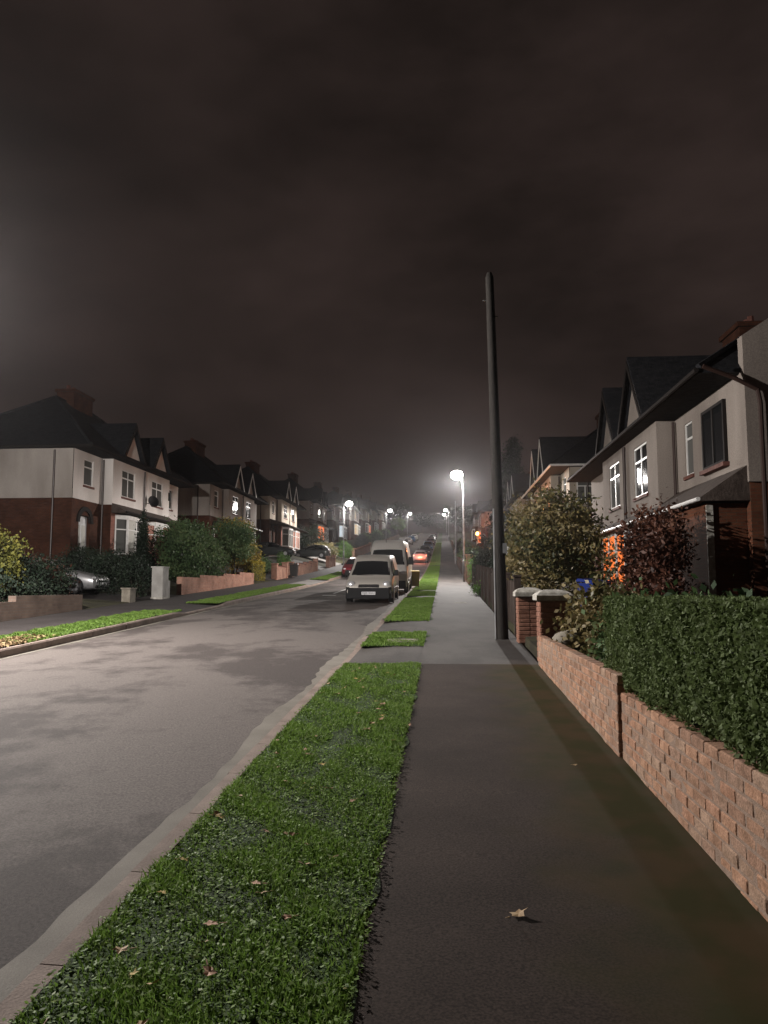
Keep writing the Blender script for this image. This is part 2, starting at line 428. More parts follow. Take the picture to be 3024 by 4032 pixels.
# terrain sheet
txs = [-900, -400, -150, -80, -45, -35, -30, -27, -24, -20, -18, -17, -16, -15, -14, -13, -12, -11.36, -11.34, -9, -5, -1, 1.49, 1.53, 2, 3, 4, 5, 5.5, 7, 10, 14, 16, 20, 30, 60, 150, 400, 900]
tys = list(np.arange(-60, 130, 2.0)) + list(np.arange(130, 420, 6.0)) + [450, 520, 620, 800, 1100, 1600]
V = [(x, float(y), ground(x, y)) for y in tys for x in txs]
k = len(txs)
F = [(i*k+j, i*k+j+1, (i+1)*k+j+1, (i+1)*k+j) for i in range(len(tys)-1) for j in range(k-1)]
me = bpy.data.meshes.new('terrain'); me.from_pydata(V, [], F); me.update()
o = link_mesh('garden_ground', me, M['soil']); o['kind'] = 'structure'

# road with a light camber
def road_z(x, y):
    t = (x - (KR + KL) / 2) / ((KR - KL) / 2)
    return base(y) - 0.10 - 0.07 * t * t + 0.03
strip('road', list(np.linspace(KL, KR, 9)), -40, 330, road_z, M['road'], 1.5)
# worn concrete gutter with a ragged tarmac lip
_wn = [(rng.uniform(0.5, 2.6), rng.uniform(0, 6.28), rng.uniform(0.015, 0.045)) for _ in range(8)] + [(rng.uniform(4, 14), rng.uniform(0, 6.28), rng.uniform(0.004, 0.014)) for _ in range(8)]
def lip(y): return sum(a * math.sin(f * y + p) for f, p, a in _wn)
strip('gutter', [KR - 0.25, KR], -8, 60, lambda x, y: road_z(x, y) + 0.006, M['gutter'], 0.08, wob=lambda j, y: (0.5 * lip(y) if j == 0 else 0))
strip('gutter', [KL, KL + 0.16], 5, 60, lambda x, y: road_z(x, y) + 0.006, M['gutter'], 0.15, wob=lambda j, y: (0.5 * lip(y + 9) if j == 1 else 0))

# footways
strip('pavement', [-0.42, 0.3, 0.95, PR + 0.03], -8, 12.0, lambda x, y: base(y), M['path_near'], 1.0)
strip('pavement', [-0.42, 0.4, PR + 0.03], 12.0, 300, lambda x, y: base(y), M['path'], 1.0)
strip('pavement', [PL, -10.3, -9.25], -20, 300, lambda x, y: base(y), M['path_dark'], 1.0)

# kerbs: each stone a part of its kerb
def kerb(name, x0, x1, y0, y1, drops, stones_to):
    k = empty(name, (0, 0, 0)); k['kind'] = 'structure'
    L = 0.915
    def top(y):
        for a, b in drops:
            if a - 0.1 < y < b + 0.1: return base(y) - 0.06
        return base(y) + 0.012
    y = y0
    while y < stones_to:
        ya, yb = y + 0.004, min(y + L, y1) - 0.004
        ta, tb = top(ya), top(yb)
        mb = MB()
        j = rng.uniform(-0.006, 0.006)
        face = x0 if x0 == KR else x1
        s = 1 if face == x0 else -1
        def sec(yy, t):
            a, b = (x0, x1) if s > 0 else (x1, x0)
            return [(a + j, yy, base(yy) - 0.4), (a + j, yy, t - 0.03), (a + s*0.02 + j, yy, t), (b, yy, t - 0.004), (b, yy, base(yy) - 0.4)]
        A, B = sec(ya, ta), sec(yb, tb)
        mb.hexa(A, B)
        mb.build('kerb_stone', M['kerb'], k)
        y += L
    mb = MB()
    yy = y
    while yy < y1:
        y2 = min(yy + 3, y1)
        mb.hexa([(x0, yy, base(yy)-0.4), (x0, yy, top(yy)), (x1, yy, top(yy)), (x1, yy, base(yy)-0.4)],
                [(x0, y2, base(y2)-0.4), (x0, y2, top(y2)), (x1, y2, top(y2)), (x1, y2, base(y2)-0.4)])
        yy = y2
    r = mb.build('distant_kerb', M['kerb'], k); r['kind'] = 'stuff'
    return k
VERGE_R = [(-6, 11.9), (14.2, 16.7), (19.7, 30.6), (32.0, 36.3), (37.4, 54), (55.2, 80), (81.5, 300)]
DROP_R = [(11.9, 14.2), (16.7, 19.7), (30.6, 32.0), (36.3, 37.4), (54, 55.2), (80, 81.5)]
kerb('kerb_right', KR, KR + 0.125, -6, 300, DROP_R, 48)
VERGE_L = [(4, 13.4), (14.4, 23.2), (27.0, 44.5), (52.5, 66.5), (86, 300)]
DROP_L = [(23.2, 27.0), (44.5, 52.5), (66.5, 86)]
kerb('kerb_left', KL - 0.125, KL, -6, 300, DROP_L, 60)

# crossovers between the verges
for a, b in DROP_R:
    strip('crossover', [KR + 0.12, KR + 0.37, -0.85, -0.40], a - 0.14, b + 0.14, lambda x, y: base(y) - 0.055 + 0.06 * min(1.0, (x - KR - 0.12) / 0.5), M['path'], 0.4)
for a, b in DROP_L:
    strip('crossover', [-9.26, -8.4, KL - 0.12], a, b, lambda x, y: base(y) - 0.078 + 0.08 * (KL - 0.12 - x) / 1.28, M['drive'] if a > 40 else M['path_dark'], 0.4)
# concrete drives into the left gardens
for a, b in ((27.2, 32.4), (50.2, 55.4), (70.8, 75.2), (80.5, 85.5), (94, 98)):
    strip('driveway', [-22, -17, -14.5, -12.5, PL - 0.02], a, b, lambda x, y: ground(x, y) + 0.02, M['drive'] if a > 60 else M['path_dark'], 0.8)
strip('driveway', [PR + 0.03, 3.0, 5.0, 7.0], 12.7, 14.6, lambda x, y: ground(max(x, 1.46), y) + 0.02, M['moss'], 0.4)

# painted marks near the vans
strip('road_marking', [-5.15, -5.03], 35.6, 41.2, lambda x, y: road_z(x, y) + 0.006, M['paint_line'], 0.5)
strip('road_marking', [-5.35, -4.75], 33.7, 34.15, lambda x, y: road_z(x, y) + 0.006, M['paint_line'], 0.2)

# ------------------------------------------------------------------ grass
def blades(n, x0, x1, y0, y1, h, w, seed, zf=None, patch=0.5):
    g = np.random.default_rng(seed)
    x = g.uniform(x0, x1, n); y = g.uniform(y0, y1, n)
    # patchiness
    pn = np.sin(x * 5.1 + 1.3*np.sin(y*2.3)) * np.sin(y * 3.7 + x * 2.2) + 0.6*np.sin(y*9.1 + x*11)
    hh = h * g.uniform(0.45, 1.25, n) * (1 + 0.3 * pn)
    keep = g.uniform(-1.8, 1.4, n) < pn + patch
    rut = np.abs(x + 0.93 + 0.05 * np.sin(y * 1.3)) < 0.05 + 0.05 * np.sin(y * 2.9 + 1)
    keep &= ~(rut & (y > 5) & (y < 12) & (g.uniform(0, 1, n) < 0.85))
    bare = np.sin(x * 3.3 + y * 1.9) * np.sin(y * 2.7 - x * 4.1) > 0.72
    keep &= ~(bare & (g.uniform(0, 1, n) < 0.7))
    x, y, hh = x[keep], y[keep], hh[keep]; n = len(x)
    z = np.interp(y, _yy, _zz) + (0 if zf is None else zf(x, y))
    a = g.uniform(0, 2*np.pi, n); lean = g.uniform(0.1, 1.0, n) * hh; la = g.uniform(0, 2*np.pi, n)
    ww = w * g.uniform(0.6, 1.4, n)
    dx, dy = np.cos(a) * ww, np.sin(a) * ww
    P0 = np.stack([x - dx, y - dy, z - 0.004], 1); P1 = np.stack([x + dx, y + dy, z - 0.004], 1)
    mx, my = x + np.cos(la) * lean * 0.4, y + np.sin(la) * lean * 0.4
    P2 = np.stack([mx + dx*0.8, my + dy*0.8, z + hh * 0.6], 1); P3 = np.stack([mx - dx*0.8, my - dy*0.8, z + hh * 0.6], 1)
    P4 = np.stack([x + np.cos(la) * lean, y + np.sin(la) * lean, z + hh * 0.92], 1)
    V = np.stack([P0, P1, P2, P3, P4, P4], 1).reshape(-1, 3)
    i = np.arange(n) * 6
    F = np.concatenate([np.stack([i, i+1, i+2, i+3], 1), np.stack([i+3, i+2, i+4, i+5], 1)], 0)
    r = np.clip(g.beta(2, 2.6, n) + 0.10 * np.tanh(pn[keep] * 1.2), 0, 1)
    return V, F, np.concatenate([r, r])

def leaves_flat(n, x0, x1, y0, y1, s, h, seed):
    """small clover and weed leaves among the grass"""
    g = np.random.default_rng(seed)
    x = g.uniform(x0, x1, n); y = g.uniform(y0, y1, n)
    z = np.interp(y, _yy, _zz) + g.uniform(0.01, h, n)
    C = np.stack([x, y, z], 1)
    return leaf_quads(C, s * g.uniform(0.5, 1.4, n), g, flat=0.75), np.clip(g.beta(2.6, 2, n), 0, 1)

def leaf_quads(C, size, g, flat=0.0, aspect=0.55):
    n = len(C)
    d = g.normal(size=(n, 3)); d[:, 2] *= (1 - flat)
    d /= np.linalg.norm(d, axis=1)[:, None]
    u = g.normal(size=(n, 3)); u[:, 2] = u[:, 2] * (1 - flat)
    e = np.cross(d, u); e /= (np.linalg.norm(e, axis=1)[:, None] + 1e-9)
    if flat > 0:
        e = np.stack([-d[:, 1], d[:, 0], g.normal(size=n) * 0.4], 1); e /= np.linalg.norm(e, axis=1)[:, None]
    s = size[:, None]
    V = np.stack([C - d * s, C + e * s * aspect - d*s*0.1, C + d * s, C - e * s * aspect - d*s*0.1], 1).reshape(-1, 3)
    F = np.arange(n * 4).reshape(n, 4)
    return V, F

def join_np(parts):
    Vs, Fs, As, o = [], [], [], 0
    for V, F, A in parts:
        Vs.append(V); Fs.append(F + o); As.append(A); o += len(V)
    return np.concatenate(Vs), np.concatenate(Fs), np.concatenate(As)

def turf_bed(xa, xb, y0, y1, seed, edge=0.05):
    g = random.Random(seed)
    fr = [(g.uniform(1.5, 9), g.uniform(0, 6.28)) for _ in range(5)]
    def wob(j, y):
        if j in (1, 2): return 0
        end = min(1, (y - y0) / 0.4, (y1 - y) / 0.4)
        w = edge * (sum(math.sin(f * y + p) for f, p in fr) / 3) + (1 - max(0, end)) * 0.12
        return w if j == 0 else -w
    xs = [xa, xa + (xb-xa)/3, xa + 2*(xb-xa)/3, xb]
    st = 0.1 if y0 < 30 else 1.0
    strip('verge_soil', [xa, xb], y0, y1, lambda x, y: base(y) - 0.006, M['soil'], 1.0)
    o = strip('verge', xs, y0, y1, lambda x, y: base(y) + (0.012 if xa < x < xb else 0.006), M['turf'], st, wob=wob)
    return o

parts = []
for i, (a, b) in enumerate(VERGE_R):
    turf_bed(KR + 0.12, -0.36, a, b, 11 + i, 0.05 if i == 0 else 0.10)
near = [blades(70000, KR + 0.135, -0.36, 1.6, 6.5, 0.042, 0.0032, 1), blades(46000, KR + 0.14, -0.36, 6.5, 11.85, 0.045, 0.0042, 2)]
V1, A1 = leaves_flat(15000, KR + 0.12, -0.33, 1.6, 6.5, 0.011, 0.05, 3); near.append((V1[0], V1[1], A1))
V1, A1 = leaves_flat(7000, KR + 0.12, -0.33, 6.5, 11.8, 0.012, 0.05, 4); near.append((V1[0], V1[1], A1))
# overhanging tufts along the footway edge
near.append(blades(5000, -0.43, -0.35, 1.6, 11.8, 0.03, 0.004, 5, patch=0.0))
Vn, Fn, An = join_np(near)
o = link_mesh('grass', np_mesh('grass', Vn, Fn, An), M['grass'])
tag(o, 'long bright green grass with clover on the near verge beside the footway', 'grass', kind='stuff')
far = []
for i, (a, b) in enumerate(VERGE_R[1:6]):
    far.append(blades(int(4500 * min(b - a, 16)), KR + 0.14, -0.38, a, b, 0.05, 0.007, 20 + i, patch=0.9))
far.append(blades(50000, KR + 0.14, -0.38, 81.5, 160, 0.06, 0.018, 29, patch=1))
Vn, Fn, An = join_np(far)
o = link_mesh('grass', np_mesh('grass', Vn, Fn, An), M['grass'])
tag(o, 'short cut grass on the chopped up verge beyond the crossover', 'grass', kind='stuff')
lf = []
for i, (a, b) in enumerate(VERGE_L):
    turf_bed(-9.22, KL - 0.13, a, b, 40 + i)
    if i == 0: continue
    lf.append(blades(int(4200 * min(b - a, 18)), -9.18, KL - 0.14, a, min(b, 130), 0.05, 0.010, 50 + i, patch=0.9))
Vn, Fn, An = join_np(lf)
o = link_mesh('grass', np_mesh('grass', Vn, Fn, An), M['grass'])
tag(o, 'grass strip between the far kerb and the far footway', 'grass', kind='stuff')
g = np.random.default_rng(77)
n = 2600
C = np.stack([g.uniform(-8.75, KL - 0.15, n), g.uniform(10.5, 15.6, n), np.zeros(n)], 1)
C[:, 2] = np.interp(C[:, 1], _yy, _zz) + g.uniform(0.015, 0.05, n)
Vq, Fq = leaf_quads(C, g.uniform(0.03, 0.06, n), g, flat=0.7)
M['litter'] = leafy('leaf litter', [(0.12, 0.07, 0.03), (0.22, 0.15, 0.08), (0.32, 0.24, 0.13)], 0.7, 0.2, 0.1)
o = link_mesh('leaf_litter', np_mesh('leaf_litter', Vq, Fq, g.uniform(0, 1, n)), M['litter'])
tag(o, 'drift of dry tan leaves on the far verge by the kerb', 'leaf litter', kind='stuff')

# fallen leaves one by one
def leaf_mesh(seed, s):
    g = random.Random(seed)
    mb = MB(); n = 10
    ring = []
    for i in range(n):
        t = 2 * math.pi * i / n
        r = s * (1.0 if i % 2 == 0 else 0.55) * g.uniform(0.8, 1.15)
        ring.append((r * math.cos(t), 0.75 * r * math.sin(t), s * g.uniform(0.0, 0.45) * abs(math.cos(t))))
    c = (0, 0, 0.02 * s)
    for i in range(n):
        mb.face(c, ring[i], ring[(i + 1) % n])
    mb.box(-s * 1.7, -s * 0.9, -0.0015, 0.0015, 0.0, 0.003)
    return mb.mesh('leaf')
LEAVES = [leaf_mesh(i, 0.042) for i in range(5)]
for me, m in zip(LEAVES, ('leaf_tan', 'leaf_pink', 'leaf_yellow', 'leaf_tan', 'leaf_pink')): me.materials.append(M[m])
def leaf_at(i, x, y, dz, label, group=None, sc=1.0):
    o = bpy.data.objects.new('fallen_leaf', LEAVES[i % 5]); COL.objects.link(o)
    o.location = (x, y, base(y) + dz)
    o.rotation_euler = (rng.uniform(-0.35, 0.35), rng.uniform(-0.35, 0.35), rng.uniform(0, 6.28)); o.scale = (sc,) * 3
    return tag(o, label, 'leaf', group)
leaf_at(0, 0.33, 3.72, 0.012, 'curled tan leaf lying alone in the middle of the dark footway', sc=1.15).rotation_euler = (0.1, -0.25, 0.2)
leaf_at(3, 1.02, 6.3, 0.01, 'tiny pale leaf speck on the mossy edge of the footway', sc=0.5)
leaf_at(4, -0.40, 3.05, 0.02, 'small pale leaf on the footway edge at the grass', sc=0.6)
leaf_at(1, -0.34, 7.6, 0.02, 'pinkish leaf on the bare edge where grass meets footway, farther up', sc=0.9)
for i in range(72):
    y = 2.5 + 9 * (i / 72.0) ** 1.15 + rng.uniform(-0.15, 0.15)
    leaf_at(i, rng.uniform(KR + 0.2, -0.42), y, 0.052, 'dry tan or yellow fallen leaf lying on the near grass verge', 'fallen leaves on the near grass verge', rng.uniform(0.45, 1.0))

# cover slabs
mb = MB(); mb.box(-0.30, 0.30, -0.28, 0.28, -0.03, 0.022)
o = mb.build('inspection_cover', M['cover']); o.location = (-0.80, 15.0, base(15.0) + 0.01); o.rotation_euler = (slope(15), 0, 0.03)
tag(o, 'square pale concrete inspection cover set in the small grass patch', 'cover')
mb = MB(); mb.box(-0.2, 0.2, -0.22, 0.22, -0.03, 0.010)
o = mb.build('inspection_cover', M['cap']); o.location = (0.60, 27.6, base(27.6)); o.rotation_euler = (slope(27), 0, 0)
tag(o, 'small whitish cover plate in the lit footway near the vans', 'cover')

# ------------------------------------------------------------------ foliage builder
def crown(name, mat, blobs, n, size, seed, parent=None, shell=0.55, clump=0.22, aspect=0.55, flat=0.0, dark_core=True):
    """leaves spread through a union of ellipsoids (cx,cy,cz,rx,ry,rz)"""
    g = np.random.default_rng(seed)
    B = np.array(blobs, float)
    vol = B[:, 3] * B[:, 4] * B[:, 5]
    pick = g.choice(len(B), n, p=vol ** 0.75 / np.sum(vol ** 0.75))
    d = g.normal(size=(n, 3)); d /= np.linalg.norm(d, axis=1)[:, None]
    rad = shell + (1 - shell) * g.uniform(0, 1, n) ** 0.6
    # lumpy outline
    lump = 1 + clump * (np.sin(d[:, 0] * 5 + pick * 1.7) * np.sin(d[:, 1] * 6 + pick) + 0.6 * np.sin(d[:, 2] * 9 + d[:, 0] * 7 + pick * 2.3))
    C = B[pick, :3] + d * B[pick, 3:] * (rad * lump)[:, None]
    # gather into clumps
    nc = max(8, n // 14)
    seeds = C[g.choice(n, nc)]
    k = g.integers(0, nc, n)
    mix = (g.uniform(0, 1, n) < 0.6)[:, None]
    near = C[g.permutation(n)]
    jit = g.normal(size=(n, 3)) * size * 2.2
    C = np.where(mix, seeds[k] + jit, C)
    V, F = leaf_quads(C, size * g.uniform(0.55, 1.35, n), g, flat, aspect)
    r = np.clip(g.beta(2, 2.2, n) + 0.18 * np.sin(C[:, 0] * 2.1 + C[:, 2] * 3.3) , 0, 1)
    o = link_mesh(name, np_mesh(name, V, F, r), mat, parent)
    o['kind'] = 'stuff'
    return o

def stems(parent, pts, r=0.03, mat='bark', name='stem'):
    for a, b in pts:
        mb = MB(); mb.tube(a, b, r, r * 0.55, 8); mb.build(name, M[mat], parent)

def shrub(name, x, y, label, cat, blobs, mat, n, size, seed, z=None, **kw):
    z = ground(x, y) if z is None else z
    e = empty(name, (x, y, z), label=label, cat=cat, group=kw.pop('group', None))
    crown('crown', M[mat], blobs, n, size, seed, e, **kw)
    g = random.Random(seed)
    b = blobs[0]
    for i in range(3):
        a = g.uniform(0, 6.28)
        mb = MB(); mb.tube((0.1*math.cos(a), 0.1*math.sin(a), -0.1), (b[0] + b[3]*0.5*math.cos(a), b[1] + b[4]*0.5*math.sin(a), b[2]), 0.03, 0.012, 6)
        mb.build('stem', M['bark'], e)
    return e

def tree(name, x, y, label, h, r, mat, n, size, seed, trunk_r=0.12, z=None, conical=False):
    z = ground(x, y) if z is None else z
    e = empty(name, (x, y, z), label=label, cat='tree')
    g = random.Random(seed)
    t = MB()
    p = (0, 0, -0.2)
    for i in range(5):
        q = (g.uniform(-0.1, 0.1) * i * 0.3, g.uniform(-0.1, 0.1) * i * 0.3, h * 0.8 * (i + 1) / 5)
        t.tube(p, q, trunk_r * (1 - i * 0.17), trunk_r * (1 - (i + 1) * 0.17), 8); p = q
    t.build('trunk', M['bark'], e, 60)
    blobs = []
    if conical:
        for i in range(7):
            f = i / 6
            blobs.append((g.uniform(-.1, .1) * r, g.uniform(-.1, .1) * r, h * (0.18 + 0.78 * f), r * (1 - 0.75 * f), r * (1 - 0.75 * f), h * 0.12))
    else:
        for i in range(9):
            a = g.uniform(0, 6.28); rr = g.uniform(0.1, 0.6) * r
            blobs.append((rr*math.cos(a), rr*math.sin(a), h * g.uniform(0.5, 0.88), r * g.uniform(0.4, 0.62), r * g.uniform(0.4, 0.62), h * g.uniform(0.12, 0.2)))
        for b in blobs[:5]:
            mb = MB(); mb.tube((0, 0, h * 0.38), (b[0], b[1], b[2]), trunk_r * 0.5, trunk_r * 0.15, 6); mb.build('limb', M['bark'], e)
    crown('crown', M[mat], blobs, n, size, seed, e, shell=0.35)
    return e

# ------------------------------------------------------------------ houses
def wall_holes(mb, a0, a1, w0, w1, holes, P, depth=0.1):
    """wall in plane; P(a, w, d) -> point, d = distance behind the face; holes (a0,a1,w0,w1)"""
    As = sorted({a0, a1, *[h[0] for h in holes], *[h[1] for h in holes]})
    Ws = sorted({w0, w1, *[h[2] for h in holes], *[h[3] for h in holes]})
    for i in range(len(As) - 1):
        for j in range(len(Ws) - 1):
            ca, cw = (As[i] + As[i+1]) / 2, (Ws[j] + Ws[j+1]) / 2
            if any(h[0] < ca < h[1] and h[2] < cw < h[3] for h in holes): continue
            mb.face(P(As[i], Ws[j], 0), P(As[i+1], Ws[j], 0), P(As[i+1], Ws[j+1], 0), P(As[i], Ws[j+1], 0))
    for h in holes:
        c = [(h[0], h[2]), (h[1], h[2]), (h[1], h[3]), (h[0], h[3])]
        for i in range(4):
            p, q = c[i], c[(i + 1) % 4]
            mb.face(P(p[0], p[1], 0), P(q[0], q[1], 0), P(q[0], q[1], depth), P(p[0], p[1], depth))

def house(side, X0, Y0, f0, label, opt):
    """pair of houses; u along the street, v towards it, w up from the floor"""
    W, D, rec = opt.get('W', 14.4), 8.4, 0.55
    split, eave, ridge = opt.get('split', 3.1), opt.get('eave', 5.5), opt.get('ridge', 3.8)
    rc = opt.get('rc', 3.1)                      # width of the recessed entrance bays
    e = empty('house', (X0, Y0, f0), label=label, cat='house', group=opt.get('group'))
    T = lambda u, v, w: (side * v, u, w)
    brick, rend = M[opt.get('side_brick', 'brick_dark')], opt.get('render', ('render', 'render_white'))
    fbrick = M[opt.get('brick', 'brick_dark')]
    detail = opt.get('detail', 2)
    low = -2.6
    mid = W / 2
    glass = opt.get('glass', {})
    # ---- window unit in local coordinates; P maps (a, w, d)
    def window(P, a0, a1, w0, w1, mat='glass', cols=2, transom=True, sill='sill', depth=0.07, frame='white'):
        wnd = MB(T); fw = 0.055
        def bar(x0, x1, y0, y1, d0=0.03, d1=0.09):
            b = [P(x0, y0, d0), P(x1, y0, d0), P(x1, y1, d0), P(x0, y1, d0)]
            t = [P(x0, y0, d1), P(x1, y0, d1), P(x1, y1, d1), P(x0, y1, d1)]
            wnd.hexa(b, t)
        bar(a0, a1, w0, w0 + fw); bar(a0, a1, w1 - fw, w1)
        bar(a0, a0 + fw, w0 + fw, w1 - fw); bar(a1 - fw, a1, w0 + fw, w1 - fw)
        wt = w1 - (w1 - w0) * 0.3
        if transom: bar(a0 + fw, a1 - fw, wt - fw * 0.6, wt + fw * 0.6, 0.035, 0.088)
        xs = [a0 + (a1 - a0) * i / cols for i in range(1, cols)]
        for x in xs: bar(x - fw / 2, x + fw / 2, w0 + fw, (wt - fw*0.6) if transom else w1 - fw, 0.037, 0.086)
        if transom:
            for i in range(1, cols): bar(xs[i-1] - fw/2, xs[i-1] + fw/2, wt + fw*0.6, w1 - fw, 0.037, 0.086)
        wo = wnd.build('window', M[frame], e)
        if detail >= 2:
            ys = [w0 + fw, wt - fw*0.6, wt + fw*0.6, w1 - fw] if transom else [w0 + fw, w1 - fw]
            ex = [a0 + fw] + [q for x in xs for q in (x - fw/2, x + fw/2)] + [a1 - fw]
            for j in range(0, len(ys), 2):
                for i in range(0, len(ex), 2):
                    p = MB(T); p.face(P(ex[i], ys[j], 0.06), P(ex[i+1], ys[j], 0.06), P(ex[i+1], ys[j+1], 0.06), P(ex[i], ys[j+1], 0.06))
                    p.build('pane', M[mat], wo)
        else:
            p = MB(T); p.face(P(a0, w0, 0.06), P(a1, w0, 0.06), P(a1, w1, 0.06), P(a0, w1, 0.06)); p.build('pane', M[mat], wo)
        if sill:
            s = MB(T)
            s.hexa([P(a0 - 0.06, w0 - 0.10, -0.06), P(a1 + 0.06, w0 - 0.10, -0.06), P(a1 + 0.06, w0 - 0.003, -0.06), P(a0 - 0.06, w0 - 0.003, -0.06)],
                   [P(a0 - 0.06, w0 - 0.10, 0.10), P(a1 + 0.06, w0 - 0.10, 0.10), P(a1 + 0.06, w0 + 0.0, 0.10), P(a0 - 0.06, w0 + 0.0, 0.10)])
            s.build('sill', M[sill], wo)
        return wo
    front = lambda v: (lambda a, w, d: (a, v - d, w))
    sideP = lambda u, s: (lambda a, w, d: (u + s * d, a, w))
    halves = [(0, 1), (W, -1)]
    for hi, (U, s) in enumerate(halves):
        ua = lambda t: U + s * t                 # distance from the outer end
        rm = M[rend[hi]]
        def rng2(a, b): return (min(ua(a), ua(b)), max(ua(a), ua(b)))
        # outer side wall
        mb = MB(T); P = sideP(U, s)
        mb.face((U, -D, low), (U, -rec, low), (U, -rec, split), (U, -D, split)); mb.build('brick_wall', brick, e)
        mb = MB(T); so = -s * 0.03
        mb.face((U + so, -D, split), (U + so, -rec, split), (U + so, -rec, eave), (U + so, -D, eave))
        mb.face((U + so, -D, split), (U + so, -rec, split), (U, -rec, split), (U, -D, split)); mb.build('upper_wall', M[opt['shaded_side_render']] if 'shaded_side_render' in opt else rm, e)
        # recessed entrance bay
        dr = rng2(0.75, 1.95); uw = rng2(*opt.get('uw', (1.05, 2.05)))
        a0, a1 = rng2(0, rc)
        mb = MB(T)
        doorh = 2.35
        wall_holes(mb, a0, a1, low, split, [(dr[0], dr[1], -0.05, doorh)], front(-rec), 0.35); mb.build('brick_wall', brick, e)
        mb = MB(T)
        b0, b1 = (a0 - 0.03, a1) if s > 0 else (a0, a1 + 0.03)
        wall_holes(mb, b0, b1, split, eave, [(uw[0], uw[1], split + 0.75, eave - 0.35)], front(-rec + 0.03), 0.12)
        mb.face((b0, -rec + 0.03, split), (b1, -rec + 0.03, split), (b1, -rec, split), (b0, -rec, split)); mb.build('upper_wall', rm, e)
        window(front(-rec + 0.03), uw[0], uw[1], split + 0.75, eave - 0.35, glass.get('hall%d' % hi, 'glass_grey'), 1)
        # door: arched porch
        door = MB(T); door.box(dr[0], dr[1], -rec - 0.22, -rec - 0.17, -0.05, doorh)
        dob = door.build('door', M[opt.get('door', 'door_white')], e)
        dp = MB(T)
        for i in range(2):
            q0 = dr[0] + 0.14 + i * (dr[1] - dr[0] - 0.18) / 2
            dp.face((q0, -rec - 0.165, 0.9), (q0 + 0.38, -rec - 0.165, 0.9), (q0 + 0.38, -rec - 0.165, 1.9), (q0, -rec - 0.165, 1.9))
        dp.build('door_glass', M[glass.get('door%d' % hi, 'glass_grey')], dob)
        if detail >= 2:
            ar = MB(T); c = (dr[0] + dr[1]) / 2; rr = (dr[1] - dr[0]) / 2; n = 14
            zc = doorh - rr * 0.15
            for i in range(n):
                t0, t1 = math.pi * i / n, math.pi * (i + 1) / n
                q = lambda t, r_, v_: (c + r_ * math.cos(t), v_, zc - 0.25 + r_ * 0.95 * math.sin(t))
                ar.hexa([q(t0, rr, -rec - 0.1), q(t1, rr, -rec - 0.1), q(t1, rr + 0.24, -rec - 0.1), q(t0, rr + 0.24, -rec - 0.1)],
                        [q(t0, rr, -rec + 0.07), q(t1, rr, -rec + 0.07), q(t1, rr + 0.24, -rec + 0.07), q(t0, rr + 0.24, -rec + 0.07)])
            ar.build('arch', M['dark_trim'], e)
        # projecting bay: upper storey
        c0, c1 = rng2(rc, mid if s > 0 else W - mid)
        g0, g1 = rng2(rc + 1.15, rc + 2.85)
        mb = MB(T)
        wall_holes(mb, c0, c1, split, eave, [(g0, g1, split + 0.55, eave - 0.4)], front(0.03), 0.12)
        un = ua(rc)
        mb.face((un, 0.03, split), (un, -rec + 0.03, split), (un, -rec + 0.03, eave), (un, 0.03, eave)); mb.build('upper_wall', rm, e)
        window(front(0.03), g0, g1, split + 0.55, eave - 0.4, glass.get('up%d' % hi, 'glass'), opt.get('ucols', 2))
        # ground storey brick with the bay window
        h0, h1 = rng2(rc + 0.55, rc + 3.75)
        mb = MB(T)
        wall_holes(mb, c0, c1, low, split, [(h0, h1, 0.55, 2.6)], front(0), 0.15)
        mb.build('brick_wall', fbrick, e)
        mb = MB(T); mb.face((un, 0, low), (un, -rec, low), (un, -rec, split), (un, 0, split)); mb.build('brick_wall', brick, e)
        gm = glass.get('bay%d' % hi, 'glass_grey')
        proj = opt.get('proj', 0.45)
        plan = [(h0 - 0.05, 0.0), (h0 + 0.5, proj), (h1 - 0.5, proj), (h1 + 0.05, 0.0)]
        fr = MB(T)
        w0, w1 = 0.55, 2.62
        panes = []
        for i in range(3):
            p, q = plan[i], plan[i + 1]
            nseg = 1 if i != 1 else 2
            for k_ in range(nseg):
                A = (p[0] + (q[0]-p[0])*k_/nseg, p[1] + (q[1]-p[1])*k_/nseg)
                B = (p[0] + (q[0]-p[0])*(k_+1)/nseg, p[1] + (q[1]-p[1])*(k_+1)/nseg)
                L = math.hypot(B[0]-A[0], B[1]-A[1]); dx, dy = (B[0]-A[0])/L, (B[1]-A[1])/L
                nx, ny = -dy, dx
                def Q(t, w, d): return (A[0] + dx*t + nx*d*(1 if ny > 0 else -1), A[1] + dy*t + ny*d*(1 if ny > 0 else -1), w)
                def bar2(t0, t1, y0, y1, d0=-0.05, d1=0.04):
                    fr.hexa([Q(t0,y0,d0), Q(t1,y0,d0), Q(t1,y1,d0), Q(t0,y1,d0)], [Q(t0,y0,d1), Q(t1,y0,d1), Q(t1,y1,d1), Q(t0,y1,d1)])
                bar2(0, L, w0, w0 + 0.09); bar2(0, L, w1 - 0.22, w1)
                bar2(0, 0.07, w0 + 0.09, w1 - 0.22, -0.048, 0.038); bar2(L - 0.07, L, w0 + 0.09, w1 - 0.22, -0.048, 0.038)
                bar2(0.07, L - 0.07, w1 - 0.78, w1 - 0.72, -0.046, 0.036)
                panes += [[Q(0.07, w0+0.09, 0), Q(L-0.07, w0+0.09, 0), Q(L-0.07, w1-0.78, 0), Q(0.07, w1-0.78, 0)],
                          [Q(0.07, w1-0.72, 0), Q(L-0.07, w1-0.72, 0), Q(L-0.07, w1-0.22, 0), Q(0.07, w1-0.22, 0)]]
        bw = fr.build('bay_window', M['white'], e)
